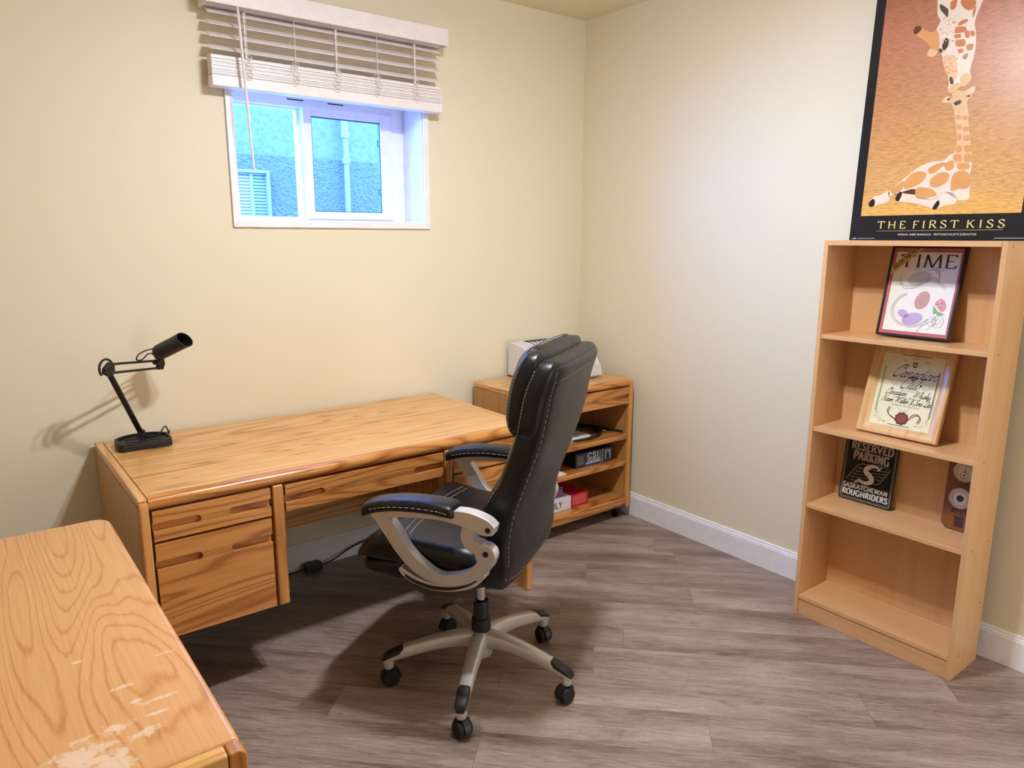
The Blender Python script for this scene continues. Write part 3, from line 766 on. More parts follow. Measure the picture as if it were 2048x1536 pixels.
P0, P1 = Vector((-2.376, -.132, .785)), Vector((-2.486, -.262, 1.064))
P2 = Vector((-2.286, -.112, 1.042))
b = BM(); cyl(b, (-2.376, -.132, .767), (-2.376, -.132, .79), .014, .012, n=20); box(b, -2.388, -.142, .782, -2.364, -.122, .802)
obj('swivel', b, M_MATTE, lp, bevel=.003)
b = BM(); d = (P1-P0).normalized(); a_, c_ = frame3(d)
for s in (-1, 1): tube(b, [P0 + a_*s*.0062, P1 + a_*s*.0062], .0052, n=10)
tube(b, [P0, P1], .004, n=8)
obj('lower_arm', b, M_MATTE, lp)
up = Vector((0, 0, 1)); dh = (P2-P1); dh.z = 0; dh.normalize(); side = dh.cross(up)
b = BM()
def plate(bm, c, pts, dx, th):
    prism(bm, pts, lambda u, v, w: c + dx*u + up*v + side*w, -th, th)
plate(b, P1, [(-.018,-.012),(.004,-.026),(.026,-.016),(.028,.018),(.010,.026),(-.004,.016),(-.016,.006)], dh, .009)
obj('elbow', b, M_MATTE, lp, bevel=.003)
b = BM(); ring = [P1 + dh*(-.004+.030*math.cos(t)) + up*(.006+.032*math.sin(t)) for t in (R_(20+k*20) for k in range(11))]
tube(b, ring, .0042, n=8); obj('elbow_loop', b, M_MATTE, lp)
for off in (.017, -.014):
    b = BM(); tube(b, [P1 + dh*.02 + up*off, P2 + up*(off*.92) + dh*-.004], .0045, n=10); obj('upper_arm', b, M_MATTE, lp)
b = BM(); plate(b, P2, [(-.014,-.018),(.010,-.021),(.022,.0),(.018,.020),(.004,.024),(-.014,.016)], dh, .008); cyl(b, P2 - dh*.018 + up*.010 - side*.012, P2 - dh*.018 + up*.010 + side*.012, .008, n=16)
obj('head_joint', b, M_MATTE, lp, bevel=.003)
H0, H1 = Vector((-2.288, -.128, 1.090)), Vector((-2.222, -.252, 1.148))
hd_ = (H1-H0).normalized(); Mh = Matrix.Translation(H0) @ hd_.to_track_quat('Z', 'Y').to_matrix().to_4x4(); LH = (H1-H0).length
b = BM(); prof = [(.020,-.006),(.026,-.004),(.0295,.003),(.030,.02),(.030,LH*.8),(.031,LH),(.0285,LH),(.0265,LH*.8),(.022,LH*.62),(.012,LH*.58)]
lathe(b, prof, Mh, n=28)
# slant the mouth of the shade
for v in b.verts:
    q = Mh.inverted() @ v.co
    if q.z > LH*.79: q.z += (q.x*.0 - q.y*.35); v.co = Mh @ q
hd2 = obj('lamp_shade', b, M_MATTE, lp, angle=50)
b = BM(); tube(b, [P2 + up*.018, H0 + hd_*.012 - up*.024], .006, n=10); obj('shade_stem', b, M_MATTE, lp)
b = BM(); q0 = H0 - hd_*.002 + up*.015
tube(b, spline([q0, q0 - dh*.05 + up*.004, q0 - dh*.098 - up*.006, q0 - dh*.112 - up*.024, q0 - dh*.085 - up*.028, q0 - dh*.055 - up*.012, q0 - dh*.030 - up*.016, P2 - dh*.012 + up*.018], 6), .0024, n=7)
obj('cord', b, M_RUBBER, lp)
b = BM(); tube(b, spline([(-2.378, -.138, .795), (-2.366, -.150, .780), (-2.345, -.152, .7775), (-2.318, -.142, .7775), (-2.300, -.118, .788), (-2.288, -.095, .793), (-2.278, -.085, .787), (-2.268, -.07, .758), (-2.255, -.02, .757)], 7), .0026, n=7)
obj('cord', b, M_RUBBER, lp)

# ---------------------------------------------------------------- laser printer on the cart
pr_ = thing('laser_printer', 'white laser printer on the oak cart behind the chair', 'printer', (-.36, -.2, .7855))
PX0, PX1 = -.548, -.150
side = [(-.025,.790),(-.025,.955),(-.034,.970),(-.055,.976),(-.13,.965),(-.20,.946),(-.26,.922),(-.31,.888),(-.340,.850),(-.352,.81),(-.352,.79)]
b = BM(); prism(b, side, YZ, PX0, PX1); body = obj('body', b, M_PRN, pr_, bevel=.010, seg=4)
TP = Matrix.Translation((0, -.065, .9745)) @ Matrix.Rotation(R_(11), 4, 'X')
b = BM(); box(b, PX0+.075, -.105, -.004, PX1-.125, .0, .0012, TP); obj('output_slot', b, M_BLACK, body, bevel=.004)
b = BM()
for k in range(6): box(b, PX0+.09+k*.033, -.098, .0012, PX0+.096+k*.033, -.008, .004, TP)
box(b, PX0+.085, -.104, .001, PX1-.135, -.100, .007, TP); obj('slot_rib', b, M_MATTE, body)
b = BM(); box(b, PX0+.03, -.356, .80, PX1-.03, -.3525, .86); obj('paper_tray', b, M_PRN, pr_, bevel=.0015)
b = BM(); box(b, PX1-.085, -.23, .935, PX1-.03, -.19, .947); obj('control_button', b, M_BLACK, body, bevel=.002)
b = BM()
for x in (PX0+.05, PX1-.05):
    for y in (-.07, -.31): cyl(b, (x, y, .7855), (x, y, .795), .012, n=14)
obj('foot', b, M_RUBBER, pr_)

# ---------------------------------------------------------------- cord and adapter under the desk
ad = thing('power_adapter', 'small black power adapter on the floor under the oak desk', 'adapter', (-1.70, -.042, .001))
b = BM(); box(b, -1.742, -.072, .001, -1.662, -.028, .036); obj('adapter_body', b, M_BLACK, ad, bevel=.006)
b = BM(); tube(b, spline([(-1.742, -.05, .018), (-1.80, -.045, .010), (-1.90, -.05, .004), (-2.05, -.06, .004)], 6), .0035, n=7); obj('cord', b, M_RUBBER, ad)
b = BM(); tube(b, spline([(-1.662, -.05, .016), (-1.60, -.045, .022), (-1.53, -.035, .045), (-1.45, -.028, .062), (-1.38, -.024, .066), (-1.30, -.022, .066)], 6), .0035, n=7); obj('cord', b, M_RUBBER, ad)

# ---------------------------------------------------------------- what lies on the cart's shelves
pp = BM(); box(pp, -.56, -.40, .4815, -.275, -.22, .4925)
tag(obj('paper_stack', pp, M_WHITE, bevel=.0015), 'white papers lying on the top open shelf of the oak cart', 'papers')
cb = thing('cable_coil', 'black cable coiled loosely around the white papers on the cart shelf', 'cable', (-.25, -.33, .4815))
b = BM(); tube(b, spline([(-.42, -.425, .487), (-.33, -.43, .486), (-.25, -.415, .487), (-.20, -.385, .487), (-.185, -.34, .488), (-.21, -.29, .492), (-.27, -.25, .4965), (-.35, -.25, .497), (-.42, -.28, .497)], 8), .0042, n=8)
tube(b, spline([(-.41, -.435, .4862), (-.32, -.440, .4862), (-.235, -.423, .4862), (-.185, -.385, .4955), (-.17, -.33, .4955), (-.20, -.27, .4955), (-.26, -.215, .493), (-.33, -.195, .488), (-.42, -.19, .488)], 8), .0042, n=8)
obj('loop', b, M_RUBBER, cb)
b = BM(); cyl(b, (-.19, -.34, .489), (-.155, -.365, .489), .0068, n=12); obj('plug_grip', b, M_RUBBER, cb)
b = BM(); cyl(b, (-.155, -.365, .489), (-.137, -.378, .489), .005, n=12); obj('plug', b, M_BRASS, cb)
b = BM(); tube(b, spline([(-.086, -.45, .490), (-.10, -.38, .489), (-.14, -.25, .489), (-.19, -.13, .489), (-.22, -.07, .489)], 6), .0065, n=8)
tag(obj('black_cable', b, M_RUBBER), 'thick black cable running back along the right side of the cart shelf', 'cable')

# ---------------------------------------------------------------- lettering drawn with a broad pen
def _G():
    g = {}
    def d(ch, w, *strokes, serif=()): g[ch] = (w, strokes, serif)
    # strokes: list of points; a leading 'c' makes a smooth curve. serif: (x, y) ends of stems
    d('A', .82, [(.06,0),(.41,1)], [(.41,1),(.76,0)], [(.2,.36),(.62,.36)], serif=((.06,0),(.76,0)))
    d('B', .66, [(.12,0),(.12,1)], ['c',(.12,1),(.38,1),(.56,.88),(.52,.62),(.34,.53),(.12,.53)], ['c',(.12,.53),(.40,.53),(.62,.40),(.58,.12),(.36,0),(.12,0)])
    d('C', .76, ['c',(.70,.76),(.60,.93),(.40,1),(.16,.86),(.07,.5),(.16,.14),(.40,0),(.60,.07),(.71,.24)])
    d('D', .80, [(.12,0),(.12,1)], ['c',(.12,1),(.40,1),(.64,.86),(.72,.5),(.64,.14),(.40,0),(.12,0)])
    d('E', .60, [(.12,0),(.12,1)], [(.12,.98),(.54,.98)], [(.12,.52),(.44,.52)], [(.12,.02),(.56,.02)], [(.54,.98),(.54,.84)], [(.56,.02),(.57,.17)], serif=((.12,0),(.12,1)))
    d('F', .56, [(.12,0),(.12,1)], [(.12,.98),(.52,.98)], [(.12,.5),(.42,.5)], [(.52,.98),(.52,.84)], serif=((.12,0),))
    d('G', .82, ['c',(.70,.80),(.60,.93),(.40,1),(.16,.86),(.07,.5),(.16,.14),(.40,0),(.58,.03),(.70,.10)], [(.70,.06),(.70,.44)], [(.56,.44),(.80,.44)])
    d('H', .84, [(.14,0),(.14,1)], [(.70,0),(.70,1)], [(.14,.51),(.70,.51)], serif=((.14,0),(.14,1),(.70,0),(.70,1)))
    d('I', .30, [(.15,0),(.15,1)], serif=((.15,0),(.15,1)))
    d('K', .74, [(.13,0),(.13,1)], [(.13,.42),(.60,1)], [(.30,.60),(.66,0)], serif=((.13,0),(.13,1),(.60,1),(.66,0)))
    d('L', .58, [(.12,0),(.12,1)], [(.12,.02),(.54,.02)], [(.54,.02),(.55,.18)], serif=((.12,0),(.12,1)))
    d('M', .98, [(.10,0),(.16,1)], [(.16,1),(.48,.04)], [(.48,.04),(.82,1)], [(.82,1),(.88,0)], serif=((.10,0),(.88,0)))
    d('N', .86, [(.13,0),(.13,1)], [(.13,1),(.72,.02)], [(.72,0),(.72,1)], serif=((.13,0),(.72,1)))
    d('O', .86, ['c',(.43,1),(.16,.87),(.07,.5),(.16,.13),(.43,0),(.70,.13),(.79,.5),(.70,.87),(.43,1)])
    d('P', .62, [(.12,0),(.12,1)], ['c',(.12,1),(.40,1),(.58,.88),(.58,.60),(.40,.47),(.12,.47)], serif=((.12,0),))
    d('R', .70, [(.12,0),(.12,1)], ['c',(.12,1),(.38,1),(.55,.88),(.55,.64),(.38,.52),(.12,.52)], [(.34,.52),(.66,0)], serif=((.12,0),(.66,0)))
    d('S', .60, ['c',(.51,.80),(.44,.95),(.28,1),(.12,.90),(.11,.72),(.26,.56),(.44,.42),(.53,.24),(.44,.06),(.26,0),(.12,.06),(.06,.22)])
    d('T', .70, [(.35,0),(.35,1)], [(.03,.98),(.67,.98)], [(.03,.98),(.02,.83)], [(.67,.98),(.68,.83)], serif=((.35,0),))
    d('U', .80, ['c',(.13,1),(.13,.4),(.18,.10),(.40,0),(.60,.10),(.66,.4),(.66,1)], serif=((.13,1),(.66,1)))
    d('V', .78, [(.05,1),(.39,0)], [(.39,0),(.72,1)], serif=((.05,1),(.72,1)))
    d('W', 1.1, [(.04,1),(.30,0)], [(.30,0),(.55,.95)], [(.55,.95),(.80,0)], [(.80,0),(1.06,1)], serif=((.04,1),(1.06,1)))
    d('Y', .72, [(.05,1),(.36,.48)], [(.36,.48),(.66,1)], [(.36,0),(.36,.48)], serif=((.36,0),(.05,1),(.66,1)))
    d("'", .2, [(.10,1),(.10,.76)])
    d(':', .34, [(.17,.02),(.17,.2)], [(.17,.55),(.17,.73)])
    d('.', .24, [(.10,0),(.10,.12)])
    d('*', .3, [(.15,.42),(.15,.58)])
    # slanted copperplate (unsheared)
    e = {}
    def s(ch, w, *strokes): e[ch] = (w, strokes, ())
    c = 'c'
    s('a', .40, [c,(.30,.38),(.16,.42),(.03,.2),(.10,.0),(.24,.12),(.31,.40)], [c,(.32,.42),(.29,.10),(.34,0),(.46,.14)])
    s('b', .38, [c,(-.02,.14),(.10,.64),(.15,.88),(.06,.84),(.04,.10),(.13,0),(.27,.10),(.28,.34),(.22,.36),(.38,.32)])
    s('c', .30, [c,(.24,.36),(.14,.42),(.02,.2),(.08,.01),(.18,.02),(.32,.15)])
    s('d', .40, [c,(.30,.38),(.16,.42),(.03,.2),(.10,.0),(.24,.12),(.31,.40)], [c,(.34,.86),(.31,.40),(.29,.10),(.34,0),(.46,.14)])
    s('e', .28, [c,(.02,.16),(.19,.27),(.18,.42),(.06,.36),(.02,.12),(.11,0),(.28,.14)])
    s('h', .42, [c,(-.02,.14),(.10,.64),(.15,.88),(.07,.84),(.05,0)], [c,(.05,.15),(.17,.42),(.25,.38),(.24,.10),(.29,0),(.42,.14)])
    s('i', .22, [c,(-.02,.14),(.08,.42)], [c,(.08,.42),(.05,.10),(.10,0),(.22,.14)], [(.12,.60),(.125,.66)])
    s('k', .38, [c,(-.02,.14),(.10,.64),(.15,.88),(.07,.84),(.05,0)], [c,(.06,.18),(.22,.42),(.24,.30),(.08,.22)], [c,(.10,.22),(.22,.02),(.36,.14)])
    s('l', .22, [c,(-.02,.14),(.10,.64),(.15,.88),(.07,.84),(.04,.10),(.10,0),(.22,.14)])
    s('m', .62, [c,(-.02,.24),(.07,.42),(.06,0)], [c,(.06,.15),(.17,.42),(.24,.36),(.23,0)], [c,(.23,.15),(.36,.42),(.44,.38),(.42,.10),(.48,0),(.60,.14)])
    s('n', .42, [c,(-.02,.24),(.07,.42),(.06,0)], [c,(.06,.15),(.18,.42),(.26,.38),(.24,.10),(.29,0),(.42,.14)])
    s('o', .32, [c,(.19,.42),(.05,.32),(.05,.06),(.16,0),(.27,.18),(.20,.42),(.34,.36)])
    s('r', .32, [c,(-.02,.20),(.07,.47),(.11,.38),(.22,.40),(.19,.10),(.24,0),(.34,.14)])
    s('s', .28, [c,(-.02,.10),(.14,.46),(.18,.22),(.12,0),(.02,.05)], [c,(.12,0),(.28,.14)])
    s('t', .24, [c,(-.02,.14),(.10,.80),(.07,.10),(.11,0),(.24,.14)], [(.0,.46),(.20,.47)])
    s('u', .42, [c,(-.02,.24),(.06,.42),(.04,.10),(.10,0),(.22,.12),(.28,.42),(.25,.10),(.30,0),(.42,.14)])
    s('y', .40, [c,(-.02,.24),(.06,.42),(.04,.10),(.10,0),(.22,.12),(.27,.42),(.22,-.22),(.12,-.36),(.05,-.26),(.2,-.06),(.40,.14)])
    s('C', .62, [c,(.36,.66),(.42,.84),(.56,.98),(.60,.80),(.46,.70)], [c,(.56,.98),(.34,1.0),(.12,.68),(.05,.30),(.14,.02),(.34,0),(.50,.10),(.64,.26)])
    s('H', .70, [c,(-.12,.82),(.02,1),(.14,.92),(.12,.2),(.02,0),(-.08,.06)], [c,(.64,1.02),(.50,.9),(.46,.2),(.52,0),(.66,.10)], [c,(.04,.42),(.25,.52),(.52,.54)])
    s('L', .54, [c,(.40,.82),(.38,1),(.22,.94),(.18,.30),(.06,0),(-.06,.06),(.10,.12),(.34,0),(.54,.10)])
    s('S', .50, [c,(.42,.80),(.40,.98),(.22,.94),(.18,.68),(.34,.38),(.26,.04),(.04,0),(-.04,.12),(.10,.18)])
    s('W', .92, [c,(-.12,.82),(0,1),(.12,.92),(.10,.02)], [c,(.10,.02),(.26,.5),(.44,1)], [c,(.44,1),(.42,.5),(.42,.02)], [c,(.42,.02),(.64,.56),(.86,1.05),(.96,1.0)])
    s('&', .56, [c,(.50,.34),(.30,.02),(.08,.02),(.06,.24),(.34,.62),(.30,.82),(.18,.74),(.26,.36),(.50,0)])
    s('.', .16, [(.04,0),(.045,.05)])
    return g, e
ROMAN, SCRIPT = _G()
def write(bm, text, x, y, h, font='roman', thick=.15, thin=.05, nib=18, serif=.13, sthick=.045, track=.08, width=None, shear=0.0, z=0.0, rot=0.0, mi=0, align='l'):
    """draw text with its baseline at (x, y), cap height h; width fits the run to that length"""
    G = SCRIPT if font == 'script' else ROMAN
    adv = 0; lay = []
    for chx in text:
        if chx == ' ': adv += .36; continue
        w, st, se = G[chx]; lay.append((adv, st, se)); adv += w + track
    adv -= track
    kx = (width/h/adv) if width else 1.0
    if align == 'c': x0 = -adv*kx*h/2
    elif align == 'r': x0 = -adv*kx*h
    else: x0 = 0
    cr, sr = math.cos(rot), math.sin(rot); na = R_(nib)
    def T(px, py):
        X = x0 + (px*kx + py*shear)*h; Y = py*h
        return (x + X*cr - Y*sr, y + X*sr + Y*cr)
    for a, st, se in lay:
        for s in st:
            if s[0] == 'c': P = [(v.x, v.y) for v in spline([(p[0], p[1], 0) for p in s[1:]], 7)]
            else: P = list(s)
            P2_ = [(a+p[0], p[1]) for p in P]; ws = []
            for i in range(len(P2_)):
                u, v = P2_[max(i-1, 0)], P2_[min(i+1, len(P2_)-1)]
                an = math.atan2(v[1]-u[1], (v[0]-u[0])*kx + (v[1]-u[1])*shear)
                if font == 'script':
                    k = abs(math.sin(an - na))**1.5 if math.sin(an) < .05 or len(P2_) < 3 else abs(math.sin(an-na))**2.0*.35
                    ends = min(i, len(P2_)-1-i)/max(1, len(P2_)-1)*2
                    k *= .7+.3*min(1, ends*5)
                else: k = abs(math.sin(an - na))
                ws.append((thin + (thick-thin)*k)*h)
            ribbon(bm, [T(*p) for p in P2_], ws, z, mi)
        if serif:
            for sx, sy in se:
                yy = .0+sthick/2 if sy < .5 else 1-sthick/2
                ribbon(bm, [T(a+sx-serif/kx**.5, yy), T(a+sx+serif/kx**.5, yy)], sthick*h, z, mi)
    return bm
def sans(name, text, x, y, h, mat, parent, z, align='CENTER'):
    """small print in the plain built-in face, turned to a mesh"""
    cu = bpy.data.curves.new(name, 'FONT'); cu.body = text; cu.size = h; cu.align_x = align
    t = bpy.data.objects.new(name, cu); COL.objects.link(t)
    dg = bpy.context.evaluated_depsgraph_get(); me = bpy.data.meshes.new_from_object(t.evaluated_get(dg)); bpy.data.objects.remove(t); bpy.data.curves.remove(cu)
    me.transform(Matrix.Translation((x, y, z))); me.materials.clear(); me.materials.append(mat); me.name = name
    o = bpy.data.objects.new(name, me); COL.objects.link(o); o.parent = parent; WM[o] = WM[parent]
    return o
def leaning(y_left, x0, z0, x1, z1):
    """matrix of a board leaning on the right wall: local x to the viewer's right, y up the board, z out of its face"""
    t = Vector((x1-x0, 0, z1-z0)).normalized(); s = Vector((0, -1, 0)); n = s.cross(t)
    M = Matrix.Identity(4)
    for i in range(3): M[i][0] = s[i]; M[i][1] = t[i]; M[i][2] = n[i]
    M[0][3], M[1][3], M[2][3] = x0, y_left, z0
    return M

# ---------------------------------------------------------------- bookcase
bc = thing('bookcase', 'tall narrow beech bookcase with four open shelves against the right wall', 'bookcase', (-.17, -1.93, 0))
KX, KB, KY0, KY1, KH = -.279, -.058, -1.627, -2.230, 1.5135
T_ = .0165
obj('side_panel', box(BM(), KX, KY0-T_, 0, KB, KY0, KH), M_SHELF, bc, bevel=.001, seg=1)
sp2 = obj('side_panel', box(BM(), KX, KY1, 0, KB, KY1+T_, KH), M_SHELF, bc, bevel=.001, seg=1)
ya, yb = KY1+T_+.0004, KY0-T_-.0004
obj('top_board', box(BM(), KX, ya, KH-.0185, KB, yb, KH), M_SHELFY, bc, bevel=.001, seg=1)
for z in (1.162, .797, .4815): obj('shelf', box(BM(), KX+.004, ya, z-.016, KB-.006, yb, z), M_SHELFY, bc, bevel=.0012, seg=2)
obj('bottom_shelf', box(BM(), KX+.002, ya, .070, KB-.006, yb, .087), M_SHELFY, bc, bevel=.001, seg=1)
obj('plinth', box(BM(), KX+.006, ya, 0, KX+.022, yb, .0685), M_SHELFY, bc, bevel=.001, seg=1)
obj('back_board', box(BM(), KB-.0055, ya, .001, KB-.001, yb, KH-.019), M_SHELF, bc, smooth=False)
b = BM()
for x, z in ((-.235, 1.496), (-.235, 1.154), (-.235, .79), (-.235, .474), (-.09, .474), (-.225, .077), (-.095, .24)):
    cyl(b, (x, KY1-.0006, z), (x, KY1+.001, z), .0032, n=12)
obj('screw_cap', b, ink('#6E4A26'), sp2)

